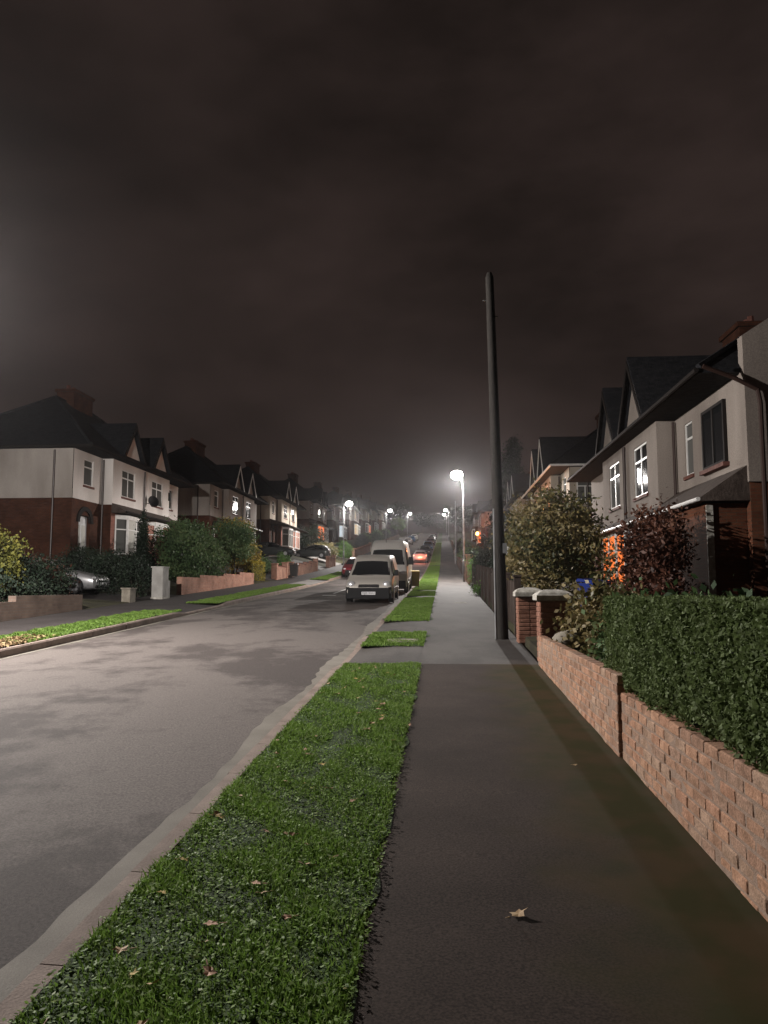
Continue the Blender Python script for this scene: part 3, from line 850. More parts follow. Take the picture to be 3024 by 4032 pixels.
        for pi, pp in enumerate(panes):
            pm = MB(T); pm.face(*pp)
            alt = glass.get('bay%d_%d' % (hi, pi))
            pm.build('pane', M[alt or gm], bw)
        sk = MB(T)
        sk.hexa([(a, v + (0.02 if v > 0 else 0), low) for a, v in plan], [(a, v + (0.02 if v > 0 else 0), w0) for a, v in plan]); sk.build('bay_plinth', brick, bw)
        # canopy band over the bay
        cp = MB(T)
        k0, k1 = (c0, c1)
        if opt.get('lean'):
            k0, k1 = min(c0, a0), max(c1, a1)
        k0 += 0.02; k1 -= 0.02
        cv = opt.get('canopy', 0.75)
        cp.hexa([(k0, -0.6 if opt.get('lean') else 0.0, split - 0.42), (k1, -0.6 if opt.get('lean') else 0.0, split - 0.42), (k1, cv, split - 0.42), (k0, cv, split - 0.42)],
                [(k0, -0.6 if opt.get('lean') else 0.0, split + opt.get('crise', 0.1)), (k1, -0.6 if opt.get('lean') else 0.0, split + opt.get('crise', 0.1)), (k1, cv, split - 0.34), (k0, cv, split - 0.34)])
        co = cp.build('canopy', M['canopy'], e)
        gt = MB(T); gt.tube((k0, cv + 0.05, split - 0.38), (k1, cv + 0.05, split - 0.38), 0.05, n=8)
        gt.build('canopy_gutter', M[opt.get('cgutter', 'dark_trim')], co)
        # gablet over the bay
        gc = (c0 + c1) / 2; gw, gh = opt.get('gw', 1.45), opt.get('gh', 2.05)
        fv = 0.36
        tri = MB(T); tri.hexa([(gc - gw*0.93, 0.0, eave + 0.13), (gc + gw*0.93, 0.0, eave + 0.13), (gc, 0.0, eave + gh*0.96)], [(gc - gw*0.93, 0.12, eave + 0.13), (gc + gw*0.93, 0.12, eave + 0.13), (gc, 0.12, eave + gh*0.96)])
        go = tri.build('gable', rm, e)
        for q in (-1, 1):
            pl = MB(T); t = 0.1
            pl.hexa([(gc + q*(gw + 0.15), fv, eave - 0.02), (gc, fv, eave + gh + 0.1), (gc, fv, eave + gh + 0.24), (gc + q*(gw + 0.27), fv, eave - 0.02)],
                    [(gc + q*(gw + 0.15), -3.2, eave - 0.02), (gc, -3.2, eave + gh + 0.1), (gc, -3.2, eave + gh + 0.24), (gc + q*(gw + 0.27), -3.2, eave - 0.02)])
            ro = pl.build('gable_roof', M['roof'], go)
            bb = MB(T)
            bb.hexa([(gc + q*(gw + 0.14), fv + 0.003, eave + 0.0), (gc, fv + 0.003, eave + gh + 0.10), (gc, fv + 0.003, eave + gh - 0.12), (gc + q*(gw - 0.02), fv + 0.003, eave + 0.0)],
                    [(gc + q*(gw + 0.14), fv + 0.035, eave + 0.0), (gc, fv + 0.035, eave + gh + 0.10), (gc, fv + 0.035, eave + gh - 0.12), (gc + q*(gw - 0.02), fv + 0.035, eave + 0.0)])
            bb.build('bargeboard', M[opt.get('barge', 'dark_trim')], go)
        # downpipe
        if detail >= 2:
            pu = ua(rc - 0.12)
            dpip = MB(T); dpip.path([(pu, -rec + 0.12, eave - 0.1), (pu, -rec + 0.12, low + 1)], 0.045); dpip.build('downpipe', M['pipe'], e)
            dpip = MB(T); dpip.path([(U - s*0.10, -rec - 0.9, eave - 0.1), (U - s*0.10, -rec - 0.9, low + 1)], 0.05); dpip.build('downpipe', M['pipe'], e)
    # centre downpipe
    dpip = MB(T); dpip.path([(mid, 0.10, eave - 0.1), (mid, 0.10, 0.0)], 0.05); dpip.build('downpipe', M['pipe'], e)
    # back wall
    mb = MB(T); mb.face((0, -D, low), (W, -D, low), (W, -D, eave), (0, -D, eave)); mb.build('brick_wall', brick, e)
    # hipped roof
    o0 = 0.38
    on = opt.get('o_near', o0)
    ea = [(-on, 0.45), (W + o0, 0.45), (W + o0, -D - o0), (-on, -D - o0)]
    hr = opt.get('hip', 5.0)
    r0, r1 = (hr, -D / 2), (W - hr, -D / 2)
    ev, top = eave - 0.02, eave + ridge
    rf = MB(T)
    A = [(u, v, ev + 0.12) for u, v in ea]; Rg = [(r0[0], r0[1], top), (r1[0], r1[1], top)]
    rf.face(A[0], A[1], Rg[1], Rg[0]); rf.face(A[1], A[2], Rg[1]); rf.face(A[2], A[3], Rg[0], Rg[1]); rf.face(A[3], A[0], Rg[0])
    rf.face(*[(u, v, ev) for u, v in ea])
    for i in range(4):
        p, q = ea[i], ea[(i + 1) % 4]
        rf.face((p[0], p[1], ev), (q[0], q[1], ev), (q[0], q[1], ev + 0.12), (p[0], p[1], ev + 0.12))
    ro = rf.build('roof', M['roof'], e)
    gt = MB(T); gt.path(([(-on - .04, -D, ev + 0.06)] if on > 0 else []) + [(-on - .04, 0.51, ev + 0.06), (W + o0 + .04, 0.51, ev + 0.06), (W + o0 + .04, -D, ev + 0.06)], 0.06, 8)
    gt.build('gutter', M[opt.get('gutter', 'dark_trim')], ro)
    if detail >= 2:
        rt = MB(T)
        for (p, q) in ((A[0], Rg[0]), (A[1], Rg[1]), (A[2], Rg[1]), (A[3], Rg[0]), (Rg[0], Rg[1])):
            rt.tube((p[0], p[1], p[2] + .02), (q[0], q[1], q[2] + .02), 0.08, n=6)
        rt.build('ridge_tiles', M['roof'], ro)
    ch = MB(T); cw = opt.get('cw', 1.15)
    ch.box(mid - cw, mid + cw, -D/2 - 0.5, -D/2 + 0.5, top - 0.8, top + 0.55)
    ch.box(mid - cw - 0.09, mid + cw + 0.09, -D/2 - 0.59, -D/2 + 0.59, top + 0.55, top + 0.72)
    co = ch.build('chimney', M['brick_dark'], ro)
    if detail >= 1:
        for i in range(4):
            pt = MB(T); u = mid - cw + 0.3 + i * (2*cw - 0.6) / 3
            pt.tube((u, -D/2, top + 0.7), (u, -D/2, top + 1.0), 0.13, 0.11, 8); pt.build('chimney_pot', M['sill'], e)
    return e

def dish(h, side, u, v, w):
    mb = MB()
    c = Vector((side * (v + 0.32), u, w)); n = 14
    ax = Vector((side * 0.75, -0.6, 0.25)).normalized(); e1 = ax.cross(Vector((0, 0, 1))).normalized(); e2 = ax.cross(e1)
    prev = None
    for k in range(4):
        r = 0.34 * k / 3; dpt = 0.09 * (k / 3) ** 2
        ring = [tuple(c + ax * dpt + (e1 * math.cos(6.2832*i/n) + e2 * math.sin(6.2832*i/n)) * r) for i in range(n)]
        if prev:
            for i in range(n): mb.face(prev[i], prev[(i+1) % n], ring[(i+1) % n], ring[i])
        prev = ring
    mb.tube(tuple(c), (side * v, u, w - 0.1), 0.02); mb.tube(tuple(c - Vector((0, 0, .3))), tuple(c + ax * 0.35), 0.012)
    mb.build('satellite_dish', M['plastic'], h)

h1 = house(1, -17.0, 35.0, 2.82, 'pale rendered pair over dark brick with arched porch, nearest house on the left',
      dict(glass={'bay0': 'glass_grey', 'bay0_2': 'blind', 'bay0_3': 'blind', 'bay1': 'curtain', 'bay1_3': 'blind', 'up0': 'glass_grey', 'up1': 'glass_grey', 'door0': 'blind', 'hall0': 'glass_grey'}, brick='brick', render=('render_white', 'render_white'), shaded_side_render='render', ucols=2))  # lamplight put into the colours: darker side render, brighter front brick
dish(h1, 1, 7.75, 0.05, 3.75)
mb = MB(lambda u, v, w: (v, u, w)); mb.box(11.15, 11.4, 0.03, 0.13, 4.2, 4.7); mb.build('alarm_box', M['plastic'], h1)
h2 = house(1, -17.0, 56.5, 4.0, 'cream house pair with brick base and white edged gables behind the large round bush',
      dict(render=('render', 'render_white'), glass={'bay0': 'glass_grey', 'up1': 'glass'}, brick='brick', barge='white', cgutter='white'))
h3 = house(1, -17.0, 76.5, 5.47, 'cream house pair with long canopy and white bay windows above the dark parked cars',
      dict(lean=True, canopy=0.9, render=('render_warm', 'render_warm'), brick='brick', glass={'bay1': 'curtain'}, barge='white', proj=0.6))
h4 = house(1, -17.0, 99.5, 7.6, 'dim grey house pair with one orange lit bay window, behind the second left lamp',
      dict(detail=1, glass={'bay1': 'glass', 'bay0': 'lit', 'up0': 'glass'}, lean=True))
far_l = [(121, 'far left house pair with a pale lit ground window', {'bay0': 'lit_pale'}), (142.5, 'far left house pair with yellow lit upper window', {'up0': 'lit_warm', 'bay0': 'lit_warm'}),
         (164, 'far left house pair uphill with a red glowing window', {'bay1': 'lit', 'up1': 'lit_warm'}), (186, 'small distant house pair on the left near the hilltop lamp', {}), (209, 'farthest small house pair at the top of the left side', {'up0': 'lit_warm'})]
for y, lb, gl in far_l:
    house(1, -17.0, y, base(y + 7) + 1.3, lb, dict(detail=0, glass=gl))

hA = house(-1, 6.4, 17.9, 1.1, 'grey rendered house pair above the hedge with a tiled porch roof, nearest on the right',
      dict(W=18.4, rc=5.3, o_near=-0.1, uw=(3.75, 4.45), hip=3.0, ridge=3.3, split=2.95, eave=5.55, lean=True, canopy=0.55, crise=0.45, brick='brick_mid', side_brick='brick_mid', cgutter='white', gw=1.6, gh=2.3,
           glass={'bay0': 'glass', 'bay1': 'lit', 'up0': 'glass', 'up1': 'glass_grey', 'hall0': 'glass_grey'}, render=('render_dull', 'render_dull'), cw=0.8, proj=0.3))
TA = lambda u, v, w: (-v, u, w)
# big bedroom window, porch block and raised end wall of that house
wb = MB(TA)
for q in ((1.15, 2.75, 3.6, 3.68), (1.15, 2.75, 5.08, 5.16), (1.15, 1.23, 3.68, 5.08), (2.67, 2.75, 3.68, 5.08), (1.91, 1.99, 3.68, 5.08)):
    wb.box(q[0], q[1], -0.515, -0.43, q[2], q[3])
wo = wb.build('window', M['dark_trim'], hA)
for a, b in ((1.23, 1.91), (1.99, 2.67)):
    p = MB(TA); p.face((a, -0.46, 3.68), (b, -0.46, 3.68), (b, -0.46, 5.08), (a, -0.46, 5.08)); p.build('pane', M['glass'], wo)
s = MB(TA); s.box(1.08, 2.82, -0.52, -0.36, 3.5, 3.6); s.build('sill', M['sill'], wo)
pb = MB(TA); pb.box(0.25, 2.6, -0.54, 0.35, -2.0, 2.5); po = pb.build('porch', M['brick_mid'], hA)
pt = MB(TA); pt.box(0.20, 0.245, 0.22, 0.37, -1.2, 2.45); pt.build('porch_post', M['cap'], po)
gp = MB(TA)
gp.hexa([(-0.06, -0.515, 2.95), (-0.06, -8.6, 2.95), (-0.06, -8.6, 7.1), (-0.06, -4.4, 8.9), (-0.06, -0.50, 6.35)],
        [(0.22, -0.50, 2.95), (0.22, -8.6, 2.95), (0.22, -8.6, 7.1), (0.22, -4.4, 8.9), (0.22, -0.50, 6.35)])
gp.build('end_wall', M['render_dull'], hA)
dpip = MB(TA); dpip.path([(-0.2, 0.45, 5.6), (-0.16, -0.2, 5.35), (-0.16, -0.75, 5.05), (-0.16, -0.80, 4.75), (-0.16, -0.80, -1)], 0.055); dpip.build('downpipe', M['pipe'], hA)
chb = MB(TA); chb.box(0.6, 1.6, -4.6, -3.5, 7.5, 9.4); chb.box(0.5, 1.7, -4.7, -3.4, 9.4, 9.6); cho = chb.build('chimney', M['brick_dark'], hA)
for u in (0.85, 1.3):
    pt = MB(TA); pt.tube((u, -4.05, 9.6), (u, -4.05, 9.95), 0.13, 0.1, 8); pt.build('chimney_pot', M['sill'], cho)

aer = MB(TA); aer.tube((1.1, -4.05, 9.5), (1.1, -4.05, 11.2), 0.02, n=6); aer.tube((0.6, -4.05, 11.0), (1.7, -4.05, 11.0), 0.012, n=6)
for u in (0.65, 0.85, 1.05, 1.25, 1.45, 1.65): aer.tube((u, -4.35, 11.0), (u, -3.75, 11.0), 0.008, n=5)
aer.build('aerial', M['lantern'], cho)
hB = house(-1, 6.2, 41.3, 2.6, 'buff house pair glowing orange from its porch light, second house on the right',
      dict(render=('render_warm', 'render_warm'), glass={'bay0': 'curtain', 'up0': 'glass_grey'}, barge='white', gutter='white', gw=1.5, gh=2.4))
pw = MB(TA)  # window in the side wall that faces down the street
for q in ((-1.75, -1.69, 3.5, 4.9), (-0.95, -0.89, 3.5, 4.9), (-1.69, -0.95, 3.5, 3.56), (-1.69, -0.95, 4.84, 4.9), (-1.69, -0.95, 4.42, 4.47), (-1.35, -1.30, 3.56, 4.42)):
    pw.box(-0.09, -0.033, q[0], q[1], q[2], q[3])
wo = pw.build('window', M['white'], hB)
p = MB(TA); p.face((-0.045, -1.7, 3.5), (-0.045, -0.9, 3.5), (-0.045, -0.9, 4.9), (-0.045, -1.7, 4.9)); p.build('pane', M['glass_grey'], wo)
house(-1, 6.3, 61.5, 3.7, 'cream house pair half hidden behind shrubs, third house on the right', dict(detail=1, barge='white', render=('render_warm', 'render')))
house(-1, 6.3, 83.0, 5.0, 'dim house pair on the right beyond the tall dark conifer', dict(detail=0))
house(-1, 6.3, 126.0, 8.6, 'far house pair on the right with an orange porch globe', dict(detail=0, glass={'bay0': 'lit'}))
house(-1, 6.3, 150.0, 10.7, 'farthest small house pair on the right side', dict(detail=0))

# ------------------------------------------------------------------ lamps
def street_lamp(x, y, label, arm, h=6.75, power=1.0, z=None, lit=True, shield=False, cutoff=True):
    """tapered steel column with a short arm towards the road and a flat lantern"""
    z = base(y) if z is None else z
    e = empty('street_lamp', (x, y, z), label=label, cat='street lamp', group='street lamps along the road')
    mb = MB(); mb.tube((0, 0, -0.1), (0, 0, 1.3), 0.085, 0.085, 12); mb.tube((0, 0, 1.3), (0, 0, 1.42), 0.085, 0.055, 12); mb.tube((0, 0, 1.42), (0, 0, h + 0.05), 0.055, 0.038, 12)
    mb.build('column', M['steel'], e, 40)
    mb = MB(); mb.tube((0, 0, h), (arm * 0.55, 0, h + 0.10), 0.03, 0.028, 8); mb.build('arm', M['steel'], e)
    a = arm * 0.55; sgn = 1 if arm > 0 else -1
    mb = MB()
    x0, x1 = sorted((a - sgn*0.05, a + sgn*0.60))
    mb.hexa([(x0, -0.13, h + 0.06), (x1, -0.10, h + 0.06), (x1, 0.10, h + 0.06), (x0, 0.13, h + 0.06)],
            [(x0 + .03, -0.10, h + 0.17), (x1 - .03, -0.06, h + 0.13), (x1 - .03, 0.06, h + 0.13), (x0 + .03, 0.10, h + 0.17)])
    ho = mb.build('lantern', M['lantern'], e)
    cx = a + sgn * 0.32
    mb = MB(); mb.ball((cx, 0, h + 0.03), 0.37, 20, 12, 1.05, 1.0, 0.78)  # lens swollen past the lantern to stand in for lamp glare
    mb.build('lens', M['led' if lit else 'head'], ho, 180)
    mb = MB(); mb.box(-0.06, 0.06, -0.092, -0.085, 0.5, 1.0); mb.build('door_plate', M['lantern'], e)
    if shield:
        mb = MB(); mb.box(*sorted((cx - sgn*0.34, cx - sgn*0.355)), -0.34, 0.34, h - 0.62, h + 0.08); mb.build('added_light_shield', M['lantern'], ho)  # plate added to keep lamplight off the house behind
    if lit:
        l = bpy.data.lights.new('lamp_light', 'SPOT' if cutoff else 'POINT'); l.energy = LAMP_W * power; l.color = LED; l.shadow_soft_size = 0.10
        if cutoff: l.spot_size = R(180); l.spot_blend = 0.16
        lo = bpy.data.objects.new('lamp_light', l); COL.objects.link(lo); lo.parent = e; lo.location = (cx, 0, h - 0.38)
    return e
street_lamp(-11.0, 12.6, 'steel street lamp on the near left footway, just outside the picture', 0.9, 7.0, 1.4, cutoff=False)
street_lamp(1.28, 48.8, 'bright white street lamp on a slim column at the right footway wall', -0.15, 6.75, 1.25, shield=True)
street_lamp(-11.2, 86.0, 'bright white street lamp on the left among the driveways and houses', 0.5, 6.75, 0.8)
street_lamp(-10.9, 146.0, 'small distant lamp on the left beside the far houses', 0.8, 6.6, 0.4)
street_lamp(1.2, 172.0, 'upper one of two close distant lamps on the right', -0.6, 6.9, 0.35)
street_lamp(-9.7, 208.0, 'small distant lamp left of the road over a lit green tree', 0.7, 6.4, 0.4)
street_lamp(1.0, 230.0, 'lower one of two close distant lamps on the right', -0.8, 6.2, 0.3)

mb = MB()
e = empty('steel_post', (1.36, 85.5, base(85.5)), label='slim unlit steel post on the right footway beyond the bright lamp', cat='post')
mb.tube((0, 0, -0.1), (0, 0, 1.5), 0.12, 0.12, 12); mb.tube((0, 0, 1.5), (0, 0, 6.9), 0.07, 0.05, 12); mb.build('column', M['steel'], e, 40)
mb = MB(); mb.ball((0, 0, 6.92), 0.07, 8, 6); mb.build('finial', M['steel'], e)

def globe_light(name, x, y, z, r, power, col, label, estr, bracket):
    e = empty(name, (x, y, z), label=label, cat='porch light')
    mb = MB(); mb.ball((0, 0, 0), r, 14, 10); mb.build('globe', emitter('globe glow', col, estr), e, 180)
    mb = MB(); mb.tube((0, 0, r * 0.9), (bracket, 0, r + 0.12), 0.02, n=6); mb.build('bracket', M['dark_trim'], e)
    l = bpy.data.lights.new('porch_light', 'POINT'); l.energy = power; l.color = col; l.shadow_soft_size = r
    lo = bpy.data.objects.new('porch_light', l); COL.objects.link(lo); lo.parent = e; lo.location = (0, 0, -r - 0.05)
globe_light('porch_light', 5.05, 47.5, 5.35, 0.10, 900, (1.0, 0.36, 0.12), 'orange porch light on the buff house, seen through the yellowing shrub', 9, 1.15)
globe_light('porch_light', 5.4, 123.5, 10.3, 0.26, 900, (1.0, 0.27, 0.08), 'glowing orange globe light left of the telegraph pole', 30, 0.95)

# ------------------------------------------------------------------ telegraph pole
e = empty('telegraph_pole', (1.16, 15.6, base(15.6)), label='tall dark wooden telegraph pole at the back edge of the right footway', cat='telegraph pole')
mb = MB()
L = 7.45
for i in range(10):
    a, b = i / 10, (i + 1) / 10
    mb.tube((-0.16 * a, 0, -0.3 + (L + 0.3) * a), (-0.16 * b, 0, -0.3 + (L + 0.3) * b), 0.126 - 0.042 * a, 0.126 - 0.042 * b, 18, caps=(i in (0, 9)))
mb.build('shaft', M['timber'], e, 50)
mb = MB(); mb.tube((-0.16, 0, L), (-0.162, 0, L + 0.10), 0.084, 0.05, 14); mb.build('cap', M['timber'], e)
for z_, s_ in ((6.95, -1), (6.6, 1)):
    mb = MB(); mb.tube((-0.15, 0, z_), (-0.15 + s_ * 0.15, -0.02, z_), 0.015, n=6); mb.build('step_bolt', M['steel'], e)
mb = MB(); mb.box(0.02, 0.10, -0.15, -0.13, 1.7, 1.9); mb.build('pole_plate', M['steel'], e)
mb = MB(); mb.path([(-0.135, -0.06, 0.0), (-0.145, -0.06, 2.6)], 0.02); mb.build('cable_guard', M['steel'], e)

# ------------------------------------------------------------------ near brick wall with individual bricks
def brick_mesh(l, d, h, seed):
    g = random.Random(seed)
    mb = MB(); q = 0.008
    bot = []
    def j(): return g.uniform(-0.004, 0.004)
    mb.hexa([(-d/2 + j(), -l/2 + j(), -h/2), (d/2 + j(), -l/2 + j(), -h/2), (d/2 + j(), l/2 + j(), -h/2), (-d/2 + j(), l/2 + j(), -h/2)],
            [(-d/2 + j(), -l/2 + j(), h/2), (d/2 + j(), -l/2 + j(), h/2), (d/2 + j(), l/2 + j(), h/2), (-d/2 + j(), l/2 + j(), h/2)])
    me = mb.mesh('brick')
    bm = bmesh.new(); bm.from_mesh(me)
    bmesh.ops.recalc_face_normals(bm, faces=bm.faces)
    bmesh.ops.bevel(bm, geom=list(bm.edges), offset=0.007, segments=1, affect='EDGES')
    bm.to_mesh(me); bm.free()
    return me
BM = []
K_ = 1.12
tones = [((0.22, 0.140, 0.100), (0.29, 0.190, 0.140)), ((0.25, 0.145, 0.100), (0.31, 0.195, 0.142)), ((0.20, 0.140, 0.108), (0.27, 0.190, 0.150)), ((0.27, 0.165, 0.115), (0.33, 0.215, 0.155)), ((0.23, 0.165, 0.128), (0.30, 0.225, 0.178)), ((0.18, 0.115, 0.085), (0.25, 0.165, 0.125))]
TM = [noisy('weathered brick', tuple(K_*q*w for q, w in zip(a, (0.86, 0.76, 0.66))), tuple(K_*q*w for q, w in zip(b, (1.08, 0.96, 0.86))), 9, 0.92, 0.8, 60, 0.3, 90, bdist=0.008) for a, b in tones]
for i in range(12):
    me = brick_mesh(0.215, 0.11, 0.068, i); me.materials.append(TM[i % 6]); BM.append(me)
HB = []
for i in range(6):
    me = brick_mesh(0.105, 0.11, 0.068, 40 + i); me.materials.append(TM[i % 6]); HB.append(me)

def near_wall(x, ya, yb, ztop, label, extra=0.0):
    """single skin wall of laid bricks, level courses stepping into the sloping ground"""
    e = empty('garden_wall', (x, ya, base(ya)), label=label, cat='wall')
    z0 = base(ya)
    gmin = min(base(ya), base(yb)) - z0 - 0.06
    core = MB(); core.box(-0.0515, 0.0515, 0.01, yb - ya - 0.01, gmin - 0.25, ztop - z0 - 0.012); core.build('mortar', M['mortar'], e)
    row = 0
    zt = ztop - z0
    while True:
        z = zt - 0.034 - row * 0.078
        if z < gmin - 0.05: break
        off = 0.0 if row % 2 == 0 else 0.1125
        y = off
        if off:
            o = bpy.data.objects.new('brick', HB[rng.randrange(6)]); COL.objects.link(o); o.parent = e; o.location = (rng.uniform(-.004, .004), 0.052, z)
        while y + 0.215 <= yb - ya + 0.01:
            if base(ya + y + 0.1) - z0 < z + 0.10:
                o = bpy.data.objects.new('brick', BM[rng.randrange(12)]); COL.objects.link(o); o.parent = e
                o.location = (rng.uniform(-0.003, 0.003), y + 0.1075, z + rng.uniform(-.002, .002))
                o.rotation_euler = (rng.uniform(-.008, .008), 0, rng.uniform(-0.015, 0.015) + (math.pi if rng.random() < .5 else 0))
            y += 0.225
        row += 1
    return e
near_wall(PR + 0.075, 1.6, 6.55, 0.80, 'weathered buff brick garden wall under the privet hedge, nearest length')
near_wall(PR + 0.055, 6.60, 12.0, 0.93, 'weathered buff brick garden wall beyond the step joint, up to the gate pillar')

def pillar(x, y, w, h, label):
    z = base(y)
    e = empty('gate_pillar', (x, y, z), label=label, cat='gate pillar', group='brick gate pillars with white caps')
    c = MB(); c.box(-w/2 + 0.010, w/2 - 0.010, -w/2 + 0.010, w/2 - 0.010, -0.25, h - 0.13); c.build('mortar', M['mortar_red'], e)
    row = 0; n = int((h - 0.12) / 0.078) + 1
    red = [noisy('red pillar brick', a, b, 12, 0.92, 0.6, 60, 0.25, 90, bdist=0.006) for a, b in (((0.17, 0.075, 0.05), (0.23, 0.11, 0.075)), ((0.20, 0.09, 0.06), (0.26, 0.13, 0.09)))]
    k = w / 2
    ms = []
    for q in range(4):
        me = brick_mesh(k - 0.012, 0.10, 0.068, 70 + q); me.materials.append(red[q % 2]); ms.append(me)
    for r_ in range(n):
        zz = r_ * 0.078 + 0.03
        if zz > h - 0.15: break
        for sx in (-1, 1):
            for t in (-0.5, 0.5):
                o = bpy.data.objects.new('brick', ms[rng.randrange(4)]); COL.objects.link(o); o.parent = e
                o.location = (sx * (w/2 - 0.05), t * k * 0.98, zz); o.rotation_euler = (0, 0, rng.uniform(-.01, .01))
                o = bpy.data.objects.new('brick', ms[rng.randrange(4)]); COL.objects.link(o); o.parent = e
                o.location = (t * k * 0.98, sx * (w/2 - 0.046), zz); o.rotation_euler = (0, 0, math.pi / 2 + rng.uniform(-.01, .01))
    cp = MB(); cw = w / 2 + 0.05
    z0 = h - 0.125
    lv = [(cw, z0), (cw, z0 + 0.075), (cw * 0.86, z0 + 0.115), (cw * 0.62, z0 + 0.15), (cw * 0.3, z0 + 0.168)]
    for (a, za), (b, zb) in zip(lv, lv[1:]):
        for s0, s1 in (((-1, -1), (1, -1)), ((1, -1), (1, 1)), ((1, 1), (-1, 1)), ((-1, 1), (-1, -1))):
            cp.face((s0[0]*a, s0[1]*a, za), (s1[0]*a, s1[1]*a, za), (s1[0]*b, s1[1]*b, zb), (s0[0]*b, s0[1]*b, zb))
    b = lv[-1]; cp.face((-b[0], -b[0], b[1]), (b[0], -b[0], b[1]), (b[0], b[0], b[1]), (-b[0], b[0], b[1]))
    cp.face((-cw, -cw, z0), (cw, -cw, z0), (cw, cw, z0), (-cw, cw, z0))
    cp.build('cap', M['cap'], e)
    return e
pillar(1.70, 12.30, 0.46, 1.08, 'nearer red brick gate pillar with white domed cap at the wall end')
pillar(1.62, 15.05, 0.44, 1.00, 'farther red brick gate pillar with white domed cap beside the telegraph pole')

# ------------------------------------------------------------------ privet hedge on the near wall
def hedge(name, x0, x1, y0, y1, z0, z1, mat, n, size, seed, label, top_n=0.25, hollow=None, under=None):
    e = empty(name, ((x0 + x1) / 2, (y0 + y1) / 2, z0), label=label, cat='hedge')
    g = np.random.default_rng(seed)
    cx, cy = (x0 + x1) / 2, (y0 + y1) / 2
    L, H, Wd = y1 - y0, z1 - z0, x1 - x0
    def bulge(y, z): return 0.018 * np.sin(y * 3.1 + 2 * np.sin(z * 4)) + 0.014 * np.sin(y * 7.7 + z * 6.1) + 0.012*np.sin(y*17 - z*13)
    out = []
    nf = int(n * 0.5); nt = int(n * top_n); nr = int(n * (0.5 - top_n) * 0.5); ne = n - nf - nt - nr
    depth = g.exponential(0.05, nf)
    y = g.uniform(y0, y1, nf); z = g.uniform(z0, z1, nf) ; z = z0 + (z1 - z0) * ((z - z0) / (z1 - z0))
    drip = 0.05 * np.sin(y * 9) + 0.04 * np.sin(y * 23)
    z = np.where(z < z0 + 0.06, z + drip, z)
    out.append(np.stack([x0 + bulge(y, z) + depth, y, z], 1))
    y = g.uniform(y0, y1, nt); x = g.uniform(x0, x1, nt)
    z = z1 + 0.5 * bulge(y, x * 2) - g.exponential(0.04, nt)
    if hollow is not None: z = z - hollow(x, y)
    out.append(np.stack([x, y, z], 1))
    y = g.uniform(y0, y1, nr); z = g.uniform(z0, z1, nr); out.append(np.stack([x1 - g.exponential(0.05, nr), y, z], 1))
    x = g.uniform(x0, x1, ne); z = g.uniform(z0, z1, ne); sgn = g.uniform(0, 1, ne) < 0.6
    out.append(np.stack([x, np.where(sgn, y1 - g.exponential(0.05, ne) + bulge(x, z), y0 + g.exponential(0.05, ne)), z], 1))
    C = np.concatenate(out) - np.array([cx, cy, z0])
    V, F = leaf_quads(C, size * g.uniform(0.6, 1.3, len(C)), g, aspect=0.5)
    o = link_mesh('foliage', np_mesh('foliage', V, F, np.clip(g.beta(2, 2.3, len(C)), 0, 1)), M[mat], e); o['kind'] = 'stuff'
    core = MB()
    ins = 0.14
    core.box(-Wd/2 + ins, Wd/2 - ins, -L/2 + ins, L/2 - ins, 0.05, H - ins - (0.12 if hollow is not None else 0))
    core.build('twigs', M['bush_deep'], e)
    for i in range(max(2, int(L / 0.8))):
        yy = -L/2 + 0.3 + i * 0.8
        mb = MB(); mb.tube((0, yy, -0.6), (rng.uniform(-.1, .1), yy + rng.uniform(-.1, .1), H * 0.6), 0.022, 0.012, 6); mb.build('stem', M['bark'], e)
    return e
hedge('hedge', 1.47, 2.65, 0.9, 7.3, 0.80, 1.57, 'privet', 120000, 0.0185, 5, 'dense clipped green privet hedge above the near brick wall',
      hollow=lambda x, y: 0.22 * np.exp(-((x - 2.25) / 0.25) ** 2) * np.clip((6.3 - y) / 1.0, 0, 1))

# ------------------------------------------------------------------ right hand gardens
shrub('shrub', 2.1, 8.2, 'low dark shrub between the hedge and the gate pillar', 'shrub', [(0.1, 0, 0.5, .5, 1.0, .5), (0.3, 1.2, 0.5, .5, .8, .5), (0.3, -0.6, 0.6, .4, .5, .5)], 'bush', 6500, 0.045, 21)
shrub('shrub', 2.12, 10.5, 'small olive shrub with brown tips beside the nearer gate pillar', 'shrub', [(0, 0, 0.55, .5, .8, .55), (0.4, 0.9, 0.55, .5, .6, .5)], 'autumn', 4200, 0.045, 22)
mb = MB(); mb.ball((0, 0, 0.12), 0.20, 10, 7, 1.3, 1.0, 0.75)
o = mb.build('rockery_stone', M['cover'], None, 180); o.location = (1.74, 10.9, ground(1.74, 10.9) + 0.22); tag(o, 'pale rounded rockery stone behind the wall by the gate pillar', 'stone')

shrub('large_shrub', 2.62, 20.0, 'large yellowing leafy shrub right of the telegraph pole', 'shrub',
      [(0, 0, 1.6, 1.1, 1.7, 1.5), (-0.35, -1.2, 1.3, .75, .9, 1.2), (0.55, 0.9, 2.1, .8, 1.1, 1.05), (0.7, -0.7, 1.7, .7, .9, 1.3), (-0.3, 1.4, 1.9, .7, 1.1, 1.1), (0.9, -1.6, 1.0, .6, .7, .9), (0.2, -0.3, 2.4, .8, 1.0, .75)], 'autumn', 17000, 0.060, 23, shell=0.4, aspect=0.45)
shrub('shrub', 4.62, 18.2, 'russet red leaved shrub climbing in front of the grey rendered house', 'shrub',
      [(0, 0, 1.2, .55, 1.1, 1.15), (0.4, 0.8, 1.5, .5, .9, 1.0), (0.3, -0.8, 1.1, .45, .8, 1.05), (0.5, -0.2, 1.6, .42, .7, .9)], 'russet', 9000, 0.062, 24, shell=0.35, aspect=0.45)
